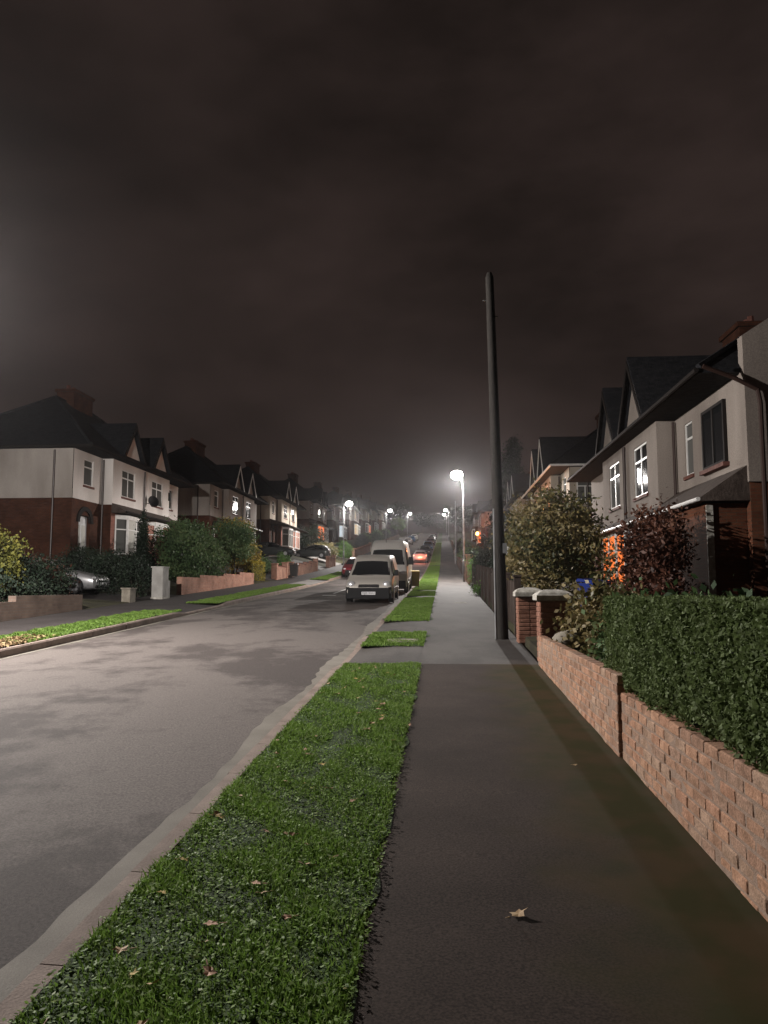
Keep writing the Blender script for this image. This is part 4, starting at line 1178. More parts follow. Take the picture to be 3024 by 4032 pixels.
shrub('shrub', 3.75, 15.4, 'low dark shrub between the blue bin and the russet shrub', 'shrub', [(0, 0, 0.5, .5, .7, .5), (0.5, 0.4, .5, .5, .6, .5)], 'russet', 2200, 0.05, 25)
shrub('topiary_bush', 2.05, 36.5, 'dark rounded bush standing above the fence left of the telegraph pole', 'bush', [(0, 0, 1.35, .62, .8, .62), (0, 0, .6, .5, .7, .6)], 'bush_deep', 7000, 0.05, 26)
shrub('shrub', 1.75, 43.5, 'pale green lit shrub beside the red brick wall end', 'shrub', [(0, 0, .8, .35, 1.3, .7), (0.1, -1.8, .5, .35, 1.2, .5)], 'lime', 4000, 0.05, 27)
shrub('shrub', 2.2, 29.5, 'dark hedge shrub behind the timber fence', 'shrub', [(0, 0, .8, .5, 2.4, .75), (0, -3.4, .7, .45, 1.6, .65)], 'bush_deep', 6000, 0.05, 28)
shrub('shrub', 1.75, 33.2, 'weedy yellow green plant spilling onto the footway below the fence', 'shrub', [(-0.25, 0, .12, .25, 1.2, .14)], 'lime', 700, 0.045, 29)
shrub('shrub', 3.2, 27.0, 'tall brown green shrub behind the large yellowing shrub', 'shrub', [(0, 0, 1.7, .9, 1.5, 1.2), (0.6, 1.5, 1.5, .9, 1.2, 1.1)], 'autumn', 7000, 0.07, 30)

# dark timber fence along the back of the footway
ORD = ['first', 'second', 'third', 'fourth', 'fifth', 'sixth', 'seventh', 'eighth', 'ninth', 'tenth']
def fence(x, ya, yb, h, label):
    e = empty('fence', (x, ya, base(ya)), label=label, cat='fence')
    z0 = base(ya)
    n = int((yb - ya) / 0.16)
    sl = MB(); sl.box(-0.012, 0.012, 0.006, 0.146, 0, h); me = sl.mesh('slat'); me.materials.append(M['fence'])
    for i in range(n):
        y = ya + i * 0.16
        o = bpy.data.objects.new('slat', me); COL.objects.link(o); o.parent = e; o.location = (rng.uniform(-.004, .004), i * 0.16, base(y) - z0 + 0.03 + rng.uniform(-.02, .02))
    m = int((yb - ya) / 2.4) + 1
    for i in range(m):
        y = ya + i * 2.4
        p = MB(); p.box(-0.09, 0.05, -0.07, 0.07, -0.2, h + 0.16); o = p.build('post', M['fence'], e); o.location = (0, i * 2.4, base(y) - z0)
        p = MB(); p.box(-0.11, 0.07, -0.09, 0.09, h + 0.16, h + 0.20); q = p.build('post_cap', M['fence'], e); q.location = (0, i * 2.4, base(y) - z0)
    for zz in (0.25, h - 0.18):
        r = MB()
        for i in range(m - 1):
            a, b = i * 2.4, (i + 1) * 2.4
            za, zb = base(ya + a) - z0 + zz, base(ya + b) - z0 + zz
            r.hexa([(0.014, a, za), (0.05, a, za), (0.05, a, za + 0.07), (0.014, a, za + 0.07)], [(0.014, b, zb), (0.05, b, zb), (0.05, b, zb + 0.07), (0.014, b, zb + 0.07)])
        r.build('rail', M['fence'], e)
    return e
fence(PR + 0.14, 16.4, 40.6, 1.05, 'dark timber board fence with posts along the right footway')

def wall_run(name, x, ya, yb, h, th, mat, label, coping=None, step=3.0, pier=True):
    """garden wall that follows the slope in steps"""
    e = empty(name, (x, ya, base(ya)), label=label, cat='wall')
    z0 = base(ya); n = max(1, round((yb - ya) / step)); L = (yb - ya) / n
    mb = MB()
    cp = MB()
    for i in range(n):
        a, b = i * L, (i + 1) * L
        zt = base(ya + (a + b) / 2) - z0 + h
        mb.box(-th/2, th/2, a + (0.002 if i else 0), b, base(ya + a) - z0 - 0.4, zt)
        cp.box(-th/2 - 0.03, th/2 + 0.03, a + 0.002, b - 0.002, zt, zt + 0.06)
    mb.build('wall_body', M[mat], e)
    if coping: cp.build('coping', M[coping], e)
    if pier:
        for t in (0.0, yb - ya):
            p = MB(); p.box(-0.19, 0.19, t - 0.19, t + 0.19, base(ya + t) - z0 - 0.4, base(ya + t) - z0 + h + 0.22); p.box(-0.22, 0.22, t - 0.22, t + 0.22, base(ya + t) - z0 + h + 0.22, base(ya + t) - z0 + h + 0.29)
            p.build('pier', M[mat], e)
    return e
wall_run('garden_wall', PR + 0.16, 45.6, 48.4, 1.45, 0.22, 'brick_wall', 'tall red brick wall end lit pink under the right street lamp', 'sill')
wall_run('garden_wall', PR + 0.16, 50.2, 84.0, 0.9, 0.22, 'brick_dark', 'dark brick garden wall along the right footway past the lamp', 'sill', pier=False)
wall_run('garden_wall', PR + 0.16, 86.4, 150.0, 0.8, 0.22, 'brick_grey', 'far garden wall on the right climbing the hill', None, pier=False)
for i, y in enumerate((56, 63, 70, 77, 90, 98, 107, 116)):
    shrub('shrub', 2.2 + 0.3 * (i % 3), y, ['garden shrub behind the dark right wall past the lamp, %s uphill' % ORD[i % 4], 'garden shrub behind the far grey right wall, %s uphill' % ORD[i % 4]][i > 3], 'shrub',
          [(0, 0, .9, .7, 1.6, .8), (0.3, 1.4, 1.1, .6, 1.2, .8)], ['bush_deep', 'bush'][i % 2], 3500, 0.075, 60 + i, group=['shrubs behind the right wall past the lamp', 'shrubs behind the far right wall'][i > 3])
tree('conifer_tree', 7.0, 78.0, 'tall dark conifer rising behind the telegraph pole', 12.0, 2.6, 'bush_deep', 26000, 0.13, 71, 0.2, conical=True)
tree('conifer_tree', 10.5, 74.0, 'second dark tree merging with the tall conifer', 9.5, 2.6, 'bush_deep', 14000, 0.14, 72, 0.2, conical=True)

# wheelie bins
def bin_(x, y, rz, body, lid, label, z=None):
    e = empty('wheelie_bin', (x, y, base(y) if z is None else z), rz, label=label, cat='bin')
    mb = MB(); mb.hexa([(-0.21, -0.24, 0.07), (0.21, -0.24, 0.07), (0.21, 0.24, 0.07), (-0.21, 0.24, 0.07)], [(-0.26, -0.30, 0.95), (0.26, -0.30, 0.95), (0.26, 0.30, 0.95), (-0.26, 0.30, 0.95)])
    mb.build('body', M[body], e)
    mb = MB(); mb.hexa([(-0.285, -0.33, 0.952), (0.285, -0.33, 0.952), (0.285, 0.32, 0.99), (-0.285, 0.32, 0.99)], [(-0.25, -0.29, 1.0), (0.25, -0.29, 1.0), (0.25, 0.30, 1.06), (-0.25, 0.30, 1.06)])
    mb.build('lid', M[lid], e)
    mb = MB(); mb.tube((-0.22, 0.36, 1.0), (0.22, 0.36, 1.0), 0.018, n=8); mb.box(-0.22, -0.19, 0.27, 0.37, 0.98, 1.01); mb.box(0.19, 0.22, 0.27, 0.37, 0.98, 1.01); mb.build('handle', M['plastic'], e)
    for s in (-1, 1):
        mb = MB(); mb.tube((s*0.215, 0.25, 0.1), (s*0.265, 0.25, 0.1), 0.1, n=14); mb.build('wheel', M['rubber'], e)
    return e
bin_(3.15, 16.6, 0.5, 'bin_blue', 'bin_blue', 'blue wheelie bin in the drive behind the gate pillars', ground(3.15, 16.6) + 0.03).scale = (0.86,) * 3
bin_(-1.5, 40.6, 0.15, 'bin_ochre', 'bin_yellow', 'ochre wheelie bin with yellow lid on the verge beside the tall van', base(40.6) + 0.015).scale = (0.85,) * 3

# ------------------------------------------------------------------ vehicles
def vehicle(name, label, cat, x, y, z, rz, rx, st, spec, paint_m, group=None):
    """lofted body; st = stations (y, zbottom, zbelt, ztop, wbottom, wbelt, wtop)"""
    e = empty(name, (x, y, z), rz, rx, label, cat, group)
    def ring(s):
        yy, zb, zs, zt, wb, ws, wt = s
        h = zt - zs
        half = [(wb * 0.84, zb), (wb * 0.97, zb + 0.07), (ws * 1.0, zb + (zs - zb) * 0.45), (ws * 1.01, zb + (zs - zb) * 0.72), (ws * 0.985, zs), (ws + (wt - ws) * 0.52, zs + h * 0.5), (wt, zs + h * 0.88), (wt * 0.90, zs + h * 0.97), (wt * 0.6, zt), (0, zt + 0.012)]
        full = [(a, b) for a, b in half] + [(-a, b) for a, b in half[-2::-1]]
        return [(a, yy, b) for a, b in full]
    rings = [ring(s) for s in st]
    mb = MB(); idx = [[mb.pt(p) for p in r] for r in rings]
    n = len(rings[0])
    for i in range(len(rings) - 1):
        for j in range(n):
            k = (j + 1) % n
            mb.f.append([idx[i][j], idx[i][k], idx[i+1][k], idx[i+1][j]])
    mb.f.append(idx[0][::-1]); mb.f.append(idx[-1])
    body = mb.build('body', M[paint_m], e)
    me = body.data
    bm = bmesh.new(); bm.from_mesh(me); bmesh.ops.recalc_face_normals(bm, faces=bm.faces); bm.to_mesh(me); bm.free()
    me.polygons.foreach_set('use_smooth', [True] * len(me.polygons)); me.set_sharp_from_angle(angle=R(38))
    def lerp(a, b, t): return tuple(a[q] + (b[q] - a[q]) * t for q in range(3))
    def patch(pn, pts, mat, off=0.006, parent=None):
        c = Vector((0, 0, 0))
        for p in pts: c += Vector(p)
        c /= len(pts)
        nn = (Vector(pts[2]) - Vector(pts[0])).cross(Vector(pts[3]) - Vector(pts[1])).normalized()
        if nn.dot(c - Vector((0, c.y * 0.6, 0.8))) < 0: nn = -nn
        q = MB(); q.hexa([tuple(Vector(p) - nn * 0.01) for p in pts], [tuple(Vector(p) + nn * off) for p in pts])
        return q.build(pn, M[mat], parent or e)
    # windscreen and rear window: across stations a,b from belt to roof
    def across(pn, ia, ib, t0, t1, mat='car_glass', inset=0.06):
        # strips between mirrored ring points, following the loft
        A, B = rings[ia], rings[ib]
        js = [6, 7, 8, 9, 10, 11, 12]
        q = MB()
        off = Vector((0, 0.008 if st[ia][0] > 0 and st[ia][0] > st[ib][0] else -0.008, 0.008))
        rows = []
        for t in (t0, (t0 + t1) / 2, t1):
            r_ = []
            for j in js:
                p = Vector(lerp(A[j], B[j], t))
                p.x *= (1 - inset)
                r_.append(q.pt(tuple(p + off)))
            rows.append(r_)
        for a in range(2):
            for j in range(len(js) - 1):
                q.f.append([rows[a][j], rows[a][j+1], rows[a+1][j+1], rows[a+1][j]])
        return q.build(pn, M[mat], e, 60)
    for pn, ia, ib, t0, t1 in spec.get('across', []):
        across(pn, ia, ib, t0, t1)
    # side windows: polygons on the belt..roof plane, (ya, yb, lowA, lowB, hiA, hiB as fractions)
    def side_pt(yy, f, s):
        for i in range(len(st) - 1):
            y0, y1 = st[i][0], st[i+1][0]
            if min(y0, y1) <= yy <= max(y0, y1):
                t = (yy - y0) / (y1 - y0)
                S = [st[i][q] + (st[i+1][q] - st[i][q]) * t for q in range(7)]
                zs, zt, ws, wt = S[2], S[3], S[5], S[6]
                w_ = ws * 0.985 + (wt - ws * 0.985) * f
                return (s * (w_), yy, zs + (zt - zs) * 0.88 * f)
    for ya, yb, ta, tb in spec.get('windows', []):
        for s in (-1, 1):
            pts = [side_pt(ya, 0.06, s), side_pt(yb, 0.06, s), side_pt(yb - (yb-ya)*tb, 0.93, s), side_pt(ya + (yb-ya)*ta, 0.93, s)]
            nn = Vector((s, 0, 0.35)).normalized()
            q = MB(); q.hexa([tuple(Vector(p) - nn * 0.02) for p in pts], [tuple(Vector(p) + nn * 0.016) for p in pts]); q.build('side_window', M['car_glass'], e)
    # wheels
    wr, wx = spec['wheel']
    for yy in spec['axles']:
        for s in (-1, 1):
            q = MB(); q.tube((s*(wx - 0.02), yy, wr + 0.015), (s*(wx + 0.012), yy, wr + 0.015), wr + 0.065, n=22); q.build('wheel_arch', M['plastic'], e)
            q = MB(); q.tube((s*(wx - 0.19), yy, wr), (s*(wx + 0.018), yy, wr), wr, n=22); w = q.build('wheel', M['rubber'], e, 40)
            q = MB(); q.tube((s*(wx + 0.0), yy, wr), (s*(wx + 0.026), yy, wr), wr * 0.64, wr * 0.6, n=18); q.build('rim', M['rim'], w)
    for pn, mat, bx in spec.get('boxes', []):
        q = MB(); q.hexa(*bx) if isinstance(bx[0][0], tuple) else q.box(*bx)
        o = q.build(pn, M[mat], e)
        bm_ = o.modifiers.new('bevel', 'BEVEL'); bm_.width = 0.018; bm_.segments = 2; bm_.limit_method = 'ANGLE'
    for pn, mat, c, r, sx, sy, sz in spec.get('balls', []):
        for s in (-1, 1):
            q = MB(); q.ball((s * c[0], c[1], c[2]), r, 14, 9, sx, sy, sz); q.build(pn, M[mat], e, 180)
    return e

def hx(x0, x1, y0, y1, z0, z1, tx=0.0, ty=0.0):
    return ([(x0, y0, z0), (x1, y0, z0), (x1, y1, z0), (x0, y1, z0)], [(x0 + tx, y0 + ty, z1), (x1 - tx, y0 + ty, z1), (x1 - tx, y1 - ty, z1), (x0 + tx, y1 - ty, z1)])

CAR = [(2.04, .30, .50, .60, .62, .66, .56), (1.98, .22, .60, .68, .72, .76, .66), (1.75, .20, .66, .78, .80, .82, .72), (1.30, .19, .74, .88, .84, .85, .74), (.82, .19, .86, .95, .85, .86, .74),
       (.05, .19, .90, 1.38, .86, .86, .58), (-.5, .19, .92, 1.45, .86, .86, .58), (-1.2, .19, .94, 1.42, .86, .86, .57), (-1.72, .20, .96, 1.30, .85, .84, .54), (-1.98, .24, .92, 1.0, .80, .80, .62), (-2.05, .32, .6, .72, .72, .74, .6)]
def car_spec():
    return dict(wheel=(.30, .85), axles=(1.27, -1.25), across=[('windscreen', 4, 5, .06, .93), ('rear_window', 8, 9, .06, .7)], windows=[(.55, -.42, .42, .02), (-.50, -1.45, .02, .25)],
        boxes=[('bumper', 'plastic', hx(-.62, .62, 1.97, 2.075, .26, .36, .02)), ('grille', 'plastic', hx(-.36, .36, 2.0, 2.055, .47, .56)), ('number_plate', 'plate', hx(-.26, .26, 2.06, 2.085, .365, .475)),
               ('rear_plate', 'plate', hx(-.26, .26, -2.085, -2.05, .60, .70)), ('rear_bumper', 'plastic', hx(-.66, .66, -2.09, -2.0, .30, .42)),
               ('mirror', 'plastic', hx(.84, 1.0, .55, .72, .92, 1.06, .03)), ('mirror', 'plastic', hx(-1.0, -.84, .55, .72, .92, 1.06, .03))],
        balls=[('headlight', 'head', (.57, 1.93, .63), .15, 1.1, .55, .62), ('tail_light', 'tail', (.70, -1.95, .82), .12, .7, .5, 1.3)])
def parked_car(x, y, rz, paint_m, label, z=None, slope_on=True, grp=None):
    zz = road_z(x, y) if z is None else z
    rx = slope(y) * math.cos(rz) if slope_on else 0
    return vehicle('car', label, 'car', x, y, zz, rz, rx, CAR, car_spec(), paint_m, grp)
PI = math.pi

# small van at the right kerb, facing down the hill
VAN = [(2.13, .30, .46, .56, .74, .78, .68), (2.08, .24, .56, .66, .82, .85, .76), (1.98, .22, .66, .76, .85, .875, .80), (1.62, .22, .82, .90, .87, .885, .80), (1.26, .22, .93, 1.0, .88, .89, .80),
       (.62, .22, 1.02, 1.57, .89, .89, .70), (.30, .22, 1.06, 1.72, .89, .89, .72), (-.15, .22, 1.08, 1.81, .89, .89, .72), (-1.95, .22, 1.08, 1.80, .89, .89, .72), (-2.12, .26, 1.06, 1.72, .88, .88, .70), (-2.14, .32, .9, 1.5, .86, .86, .70)]
vs_ = dict(wheel=(.31, .885), axles=(1.33, -1.33), across=[('windscreen', 4, 5, .05, .97)], windows=[(1.05, -.0, .55, .02)],
    boxes=[('bumper', 'plastic', hx(-.80, .80, 1.96, 2.19, .17, .575, .03)), ('lower_bumper', 'plastic', hx(-.875, .875, 1.75, 2.11, .17, .60, .02)),
           ('grille', 'plastic', hx(-.40, .40, 2.04, 2.125, .575, .70, .02)), ('grille_bar', 'chrome', hx(-.37, .37, 2.12, 2.14, .60, .62)), ('grille_bar', 'chrome', hx(-.37, .37, 2.115, 2.135, .645, .665)),
           ('number_plate', 'plate', hx(-.26, .26, 2.185, 2.205, .315, .43)),
           ('side_moulding', 'plastic', hx(.875, .91, -.95, .95, .40, .55)), ('side_moulding', 'plastic', hx(-.91, -.875, -.95, .95, .40, .55)),
           ('mirror', 'plastic', hx(.87, 1.06, .78, .92, 1.0, 1.22, .03)), ('mirror', 'plastic', hx(-1.06, -.87, .78, .92, 1.0, 1.22, .03)),
           ('wiper', 'plastic', hx(-.1, .55, 1.22, 1.25, 1.02, 1.035)),
           ('rear_light', 'tail', hx(.74, .84, -2.17, -2.12, .8, 1.2)), ('rear_light', 'tail', hx(-.84, -.74, -2.17, -2.12, .8, 1.2))],
    balls=[('headlight', 'head', (.66, 1.98, .67), .20, .85, .62, .80)])
van = vehicle('van', 'small beige silver van with black bumper, in front of the taller white van', 'van', -2.80, 30.9, road_z(-2.8, 30.9), PI, -slope(30), VAN, vs_, 'p_van')
# lettering on its plate
tc = bpy.data.curves.new('plate_text', 'FONT'); tc.body = 'MJ09 WXU'; tc.size = 0.105; tc.align_x = 'CENTER'; tc.align_y = 'CENTER'; tc.extrude = 0.001
to = bpy.data.objects.new('plate_text', tc); COL.objects.link(to)
bpy.context.view_layer.update()
tm = bpy.data.meshes.new_from_object(to.evaluated_get(bpy.context.evaluated_depsgraph_get()))
bpy.data.objects.remove(to)
tm.materials.clear()
lt = link_mesh('plate_lettering', tm, M['ink'], van)
lt.rotation_euler = (R(90), 0, PI); lt.location = (0, 2.2075, .372); lt.scale = (0.92, 1, 1)

BIG = [(2.62, .34, .60, .74, .84, .88, .78), (2.55, .26, .80, .92, .94, .96, .86), (2.30, .25, 1.05, 1.15, .96, .98, .88), (1.95, .25, 1.22, 1.32, .97, .99, .88),
       (1.35, .25, 1.35, 2.08, .98, .99, .80), (1.05, .25, 1.38, 2.40, .98, .99, .80), (.75, .25, 1.40, 2.53, .98, .99, .80), (-2.5, .25, 1.40, 2.52, .98, .99, .80), (-2.62, .3, 1.38, 2.42, .96, .97, .78)]
bs = dict(wheel=(.34, .985), axles=(1.7, -1.6), across=[('windscreen', 3, 4, .04, .98)], windows=[(1.75, .75, .5, .02)],
    boxes=[('bumper', 'plastic', hx(-.92, .92, 2.4, 2.70, .24, .62, .03)), ('grille', 'plastic', hx(-.5, .5, 2.5, 2.60, .66, .84, .02)), ('number_plate', 'plate', hx(-.26, .26, 2.695, 2.715, .40, .51)),
           ('mirror', 'plastic', hx(.97, 1.24, 1.42, 1.60, 1.35, 1.72, .03)), ('mirror', 'plastic', hx(-1.24, -.97, 1.42, 1.60, 1.35, 1.72, .03)), ('side_moulding', 'plastic', hx(.97, 1.0, -1.1, 1.2, .5, .66)), ('side_moulding', 'plastic', hx(-1.0, -.97, -1.1, 1.2, .5, .66)),
           ('aerial', 'plastic', hx(.10, .13, 1.0, 1.03, 2.36, 2.62)), ('roof_bar', 'chrome', hx(-.78, .78, .2, .24, 2.53, 2.56)), ('rear_light', 'tail', hx(.82, .93, -2.66, -2.6, .9, 1.4)), ('rear_light', 'tail', hx(-.93, -.82, -2.66, -2.6, .9, 1.4))],
    balls=[('headlight', 'head', (.78, 2.45, .88), .19, .8, .5, 1.0)])
vehicle('van', 'tall white high roofed van parked behind the small beige van', 'van', -2.66, 38.4, road_z(-2.66, 38.4), PI, -slope(38), BIG, bs, 'p_white')

parked_car(-6.98, 60.6, PI, 'p_red', 'red car parked at the left kerb beside the vans')
bc = parked_car(-2.70, 91.0, 0, 'p_grey', 'pale grey car with glowing red brake lights beyond the vans')
M['brake'] = emitter('brake lamp glow', (1.0, 0.22, 0.12), 14)
for c in list(bc.children):
    if c.name.startswith('tail_light'):
        c.data.materials.clear(); c.data.materials.append(M['brake'])
l = bpy.data.lights.new('brake_glow', 'POINT'); l.energy = 150; l.color = (1.0, 0.16, 0.07); l.shadow_soft_size = 0.25
lo = bpy.data.objects.new('brake_glow', l); COL.objects.link(lo); lo.parent = bc; lo.location = (0, -2.55, 0.75)
parked_car(-2.55, 106.5, PI, 'p_navy', 'dark navy car parked close behind the grey car')
parked_car(-2.55, 128.0, PI, 'p_blue', 'blue car parked uphill of the navy car')
parked_car(-2.5, 148.0, PI, 'p_maroon', 'dark maroon car parked far up at the right kerb')
parked_car(-2.5, 164.0, PI, 'p_black', 'farthest black car parked at the right kerb')
parked_car(-6.9, 138.0, 0, 'p_black', 'far black car parked at the left kerb uphill')
parked_car(-6.9, 152.0, 0, 'p_grey', 'far pale car parked at the left kerb behind the far black car')
parked_car(-7.0, 120.0, PI, 'p_navy', 'dark blue car at the left kerb below the far houses')
parked_car(-2.5, 179.0, PI, 'p_silver', 'tiny distant silver car at the right kerb near the hilltop')
parked_car(-2.5, 195.0, PI, 'p_red', 'tiny distant red car at the right kerb near the hilltop')
parked_car(-6.9, 168.0, 0, 'p_blue', 'tiny distant blue car at the left kerb near the hilltop')
parked_car(-6.9, 184.0, 0, 'p_white', 'tiny distant white car at the left kerb near the hilltop')
# drives
def drive_car(x, y, rz, p, label): return parked_car(x, y, rz, p, label, ground(x, y) + 0.03, False)
drive_car(-15.85, 30.4, -PI / 2, 'p_silver', 'silver car nosing out of the nearest left driveway')
drive_car(-16.3, 73.2, -PI / 2, 'p_black', 'black car on the drive below the white bay windows, headlamp towards the road')
drive_car(-14.2, 82.0, PI / 2, 'p_black', 'glossy dark green black car standing sideways on the left drive')
drive_car(-13.9, 95.5, PI / 2, 'p_black', 'dark car with red tail lamp on the drive by the left street lamp')

# ------------------------------------------------------------------ left hand gardens
wall_run('garden_wall', PL - 0.12, 16.0, 23.6, 0.55, 0.22, 'brick_grey', 'low weathered brick wall at the left edge under a dark hedge', None, 3.8, False)
shrub('shrub', -12.7, 21.2, 'dark clipped hedge behind the low left wall', 'hedge', [(0, 0, .35, .8, 2.9, .55), (0, -3.5, .3, .8, 2.5, .5), (-0.5, 1.8, .65, .8, 1.4, .7), (-1.6, 3.0, .9, 1.0, 1.3, 1.0), (-.9, 4.6, .75, .7, .9, .75)], 'bush_deep', 17000, 0.05, 101)
shrub('shrub', -13.5, 22.2, 'yellow green leafy bush at the left edge of the picture', 'bush', [(0, 0, 1.2, .8, .9, .8), (0.5, -0.5, .6, .6, .7, .5), (-0.6, -0.4, 1.5, .8, .8, .7)], 'yellow_green', 5500, 0.06, 102)
shrub('shrub', -15.2, 27.2, 'dull red leaved bush behind the low left wall', 'bush', [(0, 0, .9, .9, 1.1, .8), (0.3, 0.8, .7, .8, .8, .6)], 'russet', 4500, 0.06, 103)
mb = MB(); e = empty('gate_stub', (PL - 0.15, 27.5, base(27.5)), label='short pale stub of wall at the driveway mouth', cat='wall')
mb.box(-0.16, 0.16, -0.25, 0.25, -0.3, 0.48); mb.build('stub', M['cover'], e); mb = MB(); mb.box(-0.19, 0.19, -0.28, 0.28, 0.48, 0.53); mb.build('coping', M['cover'], e)
# pale street cabinet
e = empty('utility_cabinet', (PL + 0.12, 29.9, base(29.9)), label='pale grey utility cabinet on the far footway before the big bush', cat='cabinet')
mb = MB(); mb.box(-0.22, 0.22, -0.32, 0.32, 0.06, 1.22); mb.build('box', M['cabinet'], e)
mb = MB(); mb.box(-0.25, 0.25, -0.35, 0.35, 1.22, 1.27); mb.build('lid', M['cabinet'], e)
mb = MB(); mb.box(-0.24, 0.24, -0.34, 0.34, -0.2, 0.06); mb.build('plinth', M['cap'], e)
for s in (-1, 1):
    mb = MB(); mb.box(0.221, 0.231, s*0.155 - 0.14, s*0.155 + 0.14, 0.12, 1.16); mb.build('door', M['cabinet'], e)
mb = MB(); mb.box(-0.20, 0.18, 0.355, 0.62, -0.2, 0.72); mb.build('side_box', M['cabinet'], e)

shrub('hedge', -12.3, 30.2, 'dark evergreen hedge beside the utility cabinet', 'hedge', [(0, 0, .8, .6, 1.2, .8), (-1.4, .6, 1.0, 1.0, 1.0, .9), (-3.2, 1.5, .9, 1.2, .9, .9)], 'bush_deep', 9000, 0.05, 104)
shrub('hedge', -14.9, 34.4, 'long black looking hedge below the arched porch and bay window', 'hedge', [(0, 0, .5, .6, 1.8, .55), (0.2, 3.0, .55, .6, 1.8, .55), (-1.2, -1.2, .6, .9, .8, .6)], 'bush_deep', 11000, 0.05, 116)
tree('conifer_tree', -14.2, 35.4, 'narrow dark conifer in front of the white bay window', 3.0, 0.38, 'bush_deep', 5000, 0.05, 105, 0.05, conical=True)
shrub('shrub', -14.2, 37.6, 'reddish sparse shrub under the pink curtained bay window', 'shrub', [(0, 0, 1.2, .6, 1.0, .7), (0, .9, 1.0, .6, .9, .7)], 'russet', 2600, 0.055, 106)
shrub('large_bush', -12.9, 38.2, 'large dense dark green bush bulging over the pink brick wall', 'bush',
      [(0, 0, 1.5, 1.4, 1.9, 1.5), (0.3, -1.4, 1.2, 1.2, 1.2, 1.25), (-.3, 1.5, 1.7, 1.3, 1.5, 1.3), (0.7, 0.5, 1.1, 1.0, 1.6, 1.1), (-.5, 0, 2.1, 1.2, 1.5, .9)], 'bush', 26000, 0.062, 107, shell=0.6)
tree('young_tree', -11.75, 42.6, 'young green tree with thin trunk before the pink brick wall', 3.7, 1.5, 'bush', 9000, 0.06, 108, 0.045, z=base(42.6))
shrub('large_bush', -12.5, 45.8, 'yellow and orange autumn bush behind the young green tree', 'bush', [(0, 0, 2.0, 1.0, 1.3, 1.4), (.3, 1.0, 1.5, .9, 1.1, 1.1), (0.1, -.8, 2.8, .9, 1.0, .8)], 'yellow', 8000, 0.07, 109)
wall_run('garden_wall', PL - 0.12, 32.8, 45.6, 0.72, 0.22, 'brick_wall', 'pinkish brick garden wall under the large green bush', None, 3.2, False)
hedge('hedge', PL - 0.75, PL - 0.1, 45.9, 49.0, base(47) + 0.15, base(47) + 1.35, 'gold', 8000, 0.04, 110, 'clipped golden yellow hedge at the end of the pink wall')
wall_run('garden_wall', PL - 0.12, 51.8, 55.2, 0.85, 0.25, 'brick_wall', 'short brick wall with piers left of the black post', 'sill', 3.4)
wall_run('garden_wall', PL - 0.12, 57.4, 68.6, 0.85, 0.25, 'brick_wall', 'longer brick wall with piers below the black car', 'sill', 3.0)
wall_run('garden_wall', PL - 0.12, 76.0, 80.0, 0.9, 0.25, 'brick_wall', 'brick wall panel with piers before the sideways dark car', 'sill', 4.0)
wall_run('garden_wall', PL - 0.12, 97.5, 120.0, 1.1, 0.25, 'brick_wall', 'reddish brick wall right of the round lit bush', 'sill', 3.0)
wall_run('garden_wall', PL - 0.12, 122.0, 200.0, 0.9, 0.25, 'brick_grey', 'far left garden wall climbing past the vans', None, 4.0, False)
bin_(-11.0, 56.2, 1.6, 'bin_black', 'bin_black', 'black wheelie bin between two brick walls on the left footway')
shrub('shrub', -12.6, 59.0, 'small bright green conifer pair behind the brick wall', 'shrub', [(0, 0, .75, .35, .4, .8), (0.1, 1.6, .65, .4, .5, .7)], 'lime', 3000, 0.045, 111)
shrub('shrub', -12.7, 53.5, 'pale garden shrub behind the short brick wall', 'shrub', [(0, 0, .6, .6, 1.2, .6)], 'bush', 2600, 0.05, 112)
shrub('shrub', -13.2, 88.0, 'loose pale yellow green shrubs beside the left street lamp', 'shrub', [(0, 0, .9, 1.0, 2.2, .8), (-1.5, 2.0, 1.1, 1.2, 1.6, .9), (0.4, -1.5, .5, .7, 1.2, .5)], 'autumn', 6000, 0.08, 113)
shrub('round_bush', -12.3, 95.0, 'round clipped bright green bush lit by the left street lamp', 'bush', [(0, 0, 1.0, .95, 1.0, 1.0), (0, 0, .5, .8, .8, .6)], 'lime', 8000, 0.06, 114)
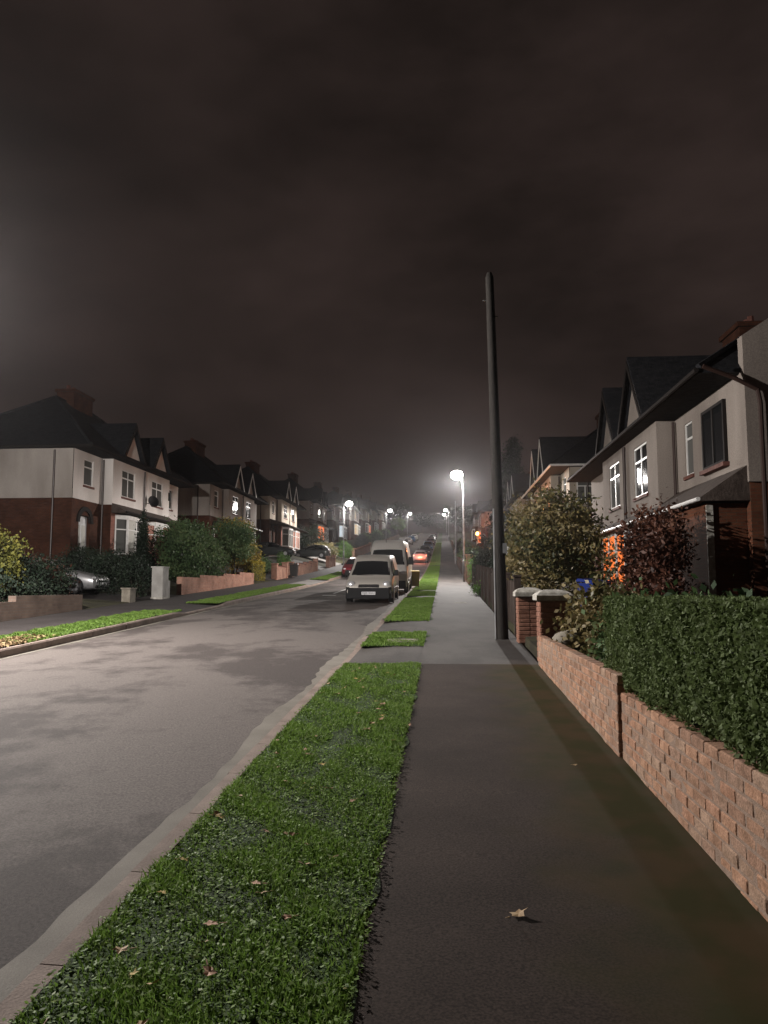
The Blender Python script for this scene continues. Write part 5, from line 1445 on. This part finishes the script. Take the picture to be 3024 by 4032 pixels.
shrub('shrub', -16.2, 94.5, 'tall dark hedge between the cream and the dim houses', 'hedge', [(0, 0, 1.5, 1.6, 1.6, 1.7), (-2, 0.5, 1.6, 1.5, 1.5, 1.7)], 'bush_deep', 6000, 0.09, 115)
for i, y in enumerate((124, 133, 150, 158, 170, 181, 196)):
    shrub('shrub', -13.0 - 0.6 * (i % 2), y, '%s garden shrub behind the far left wall, %s uphill' % (['black green', 'mid green'][i % 2], ORD[i]), 'shrub', [(0, 0, 1.0, 1.0, 2.4, 1.0), (-.5, 2, 1.2, 1.0, 1.5, .9)], ['bush_deep', 'bush'][i % 2], 2600, 0.11, 120 + i, group='garden shrubs behind the far left wall')
tree('garden_tree', -11.9, 203.0, 'bright green tree lit by the distant left lamp', 5.2, 2.4, 'lime', 7000, 0.14, 130, 0.12)
for i, (x, y, h, r) in enumerate(((-14, 236, 8, 4), (-8, 300, 9, 5), (-2.5, 318, 9, 5.5), (4.5, 296, 9, 5), (5, 250, 8, 3.5), (-16, 280, 10, 5), (12, 310, 10, 6), (-22, 320, 10, 6), (5.0, 190, 7, 2.6), (5.5, 215, 8, 3))):
    tree('hilltop_tree', x, y, 'dark hilltop tree, %s from the left among those closing the view' % ORD[[2, 3, 5, 7, 8, 1, 9, 0, 6, 4][i]], h, r, 'bush_deep', 5000, 0.26, 140 + i, 0.2)['group'] = 'dark trees at the top of the hill'

# ------------------------------------------------------------------ thin haze added round everything to give the lamps a glow
mb = MB(); mb.box(-120, 120, -55, 420, -6.5, 46)
hz = mb.build('haze', None)
m = bpy.data.materials.new('haze'); m.use_nodes = True
n, l = m.node_tree.nodes, m.node_tree.links
n.clear()
out = n.new('ShaderNodeOutputMaterial'); pv = n.new('ShaderNodeVolumePrincipled')
pv.inputs['Color'].default_value = (0.85, 0.85, 0.88, 1)
pv.inputs['Density'].default_value = 0.00034
pv.inputs['Anisotropy'].default_value = 0.9
l.new(pv.outputs['Volume'], out.inputs['Volume'])
hz.data.materials.append(m)
hz['kind'] = 'stuff'
tag(hz, 'thin haze added for the glow round the street lamps', 'haze')
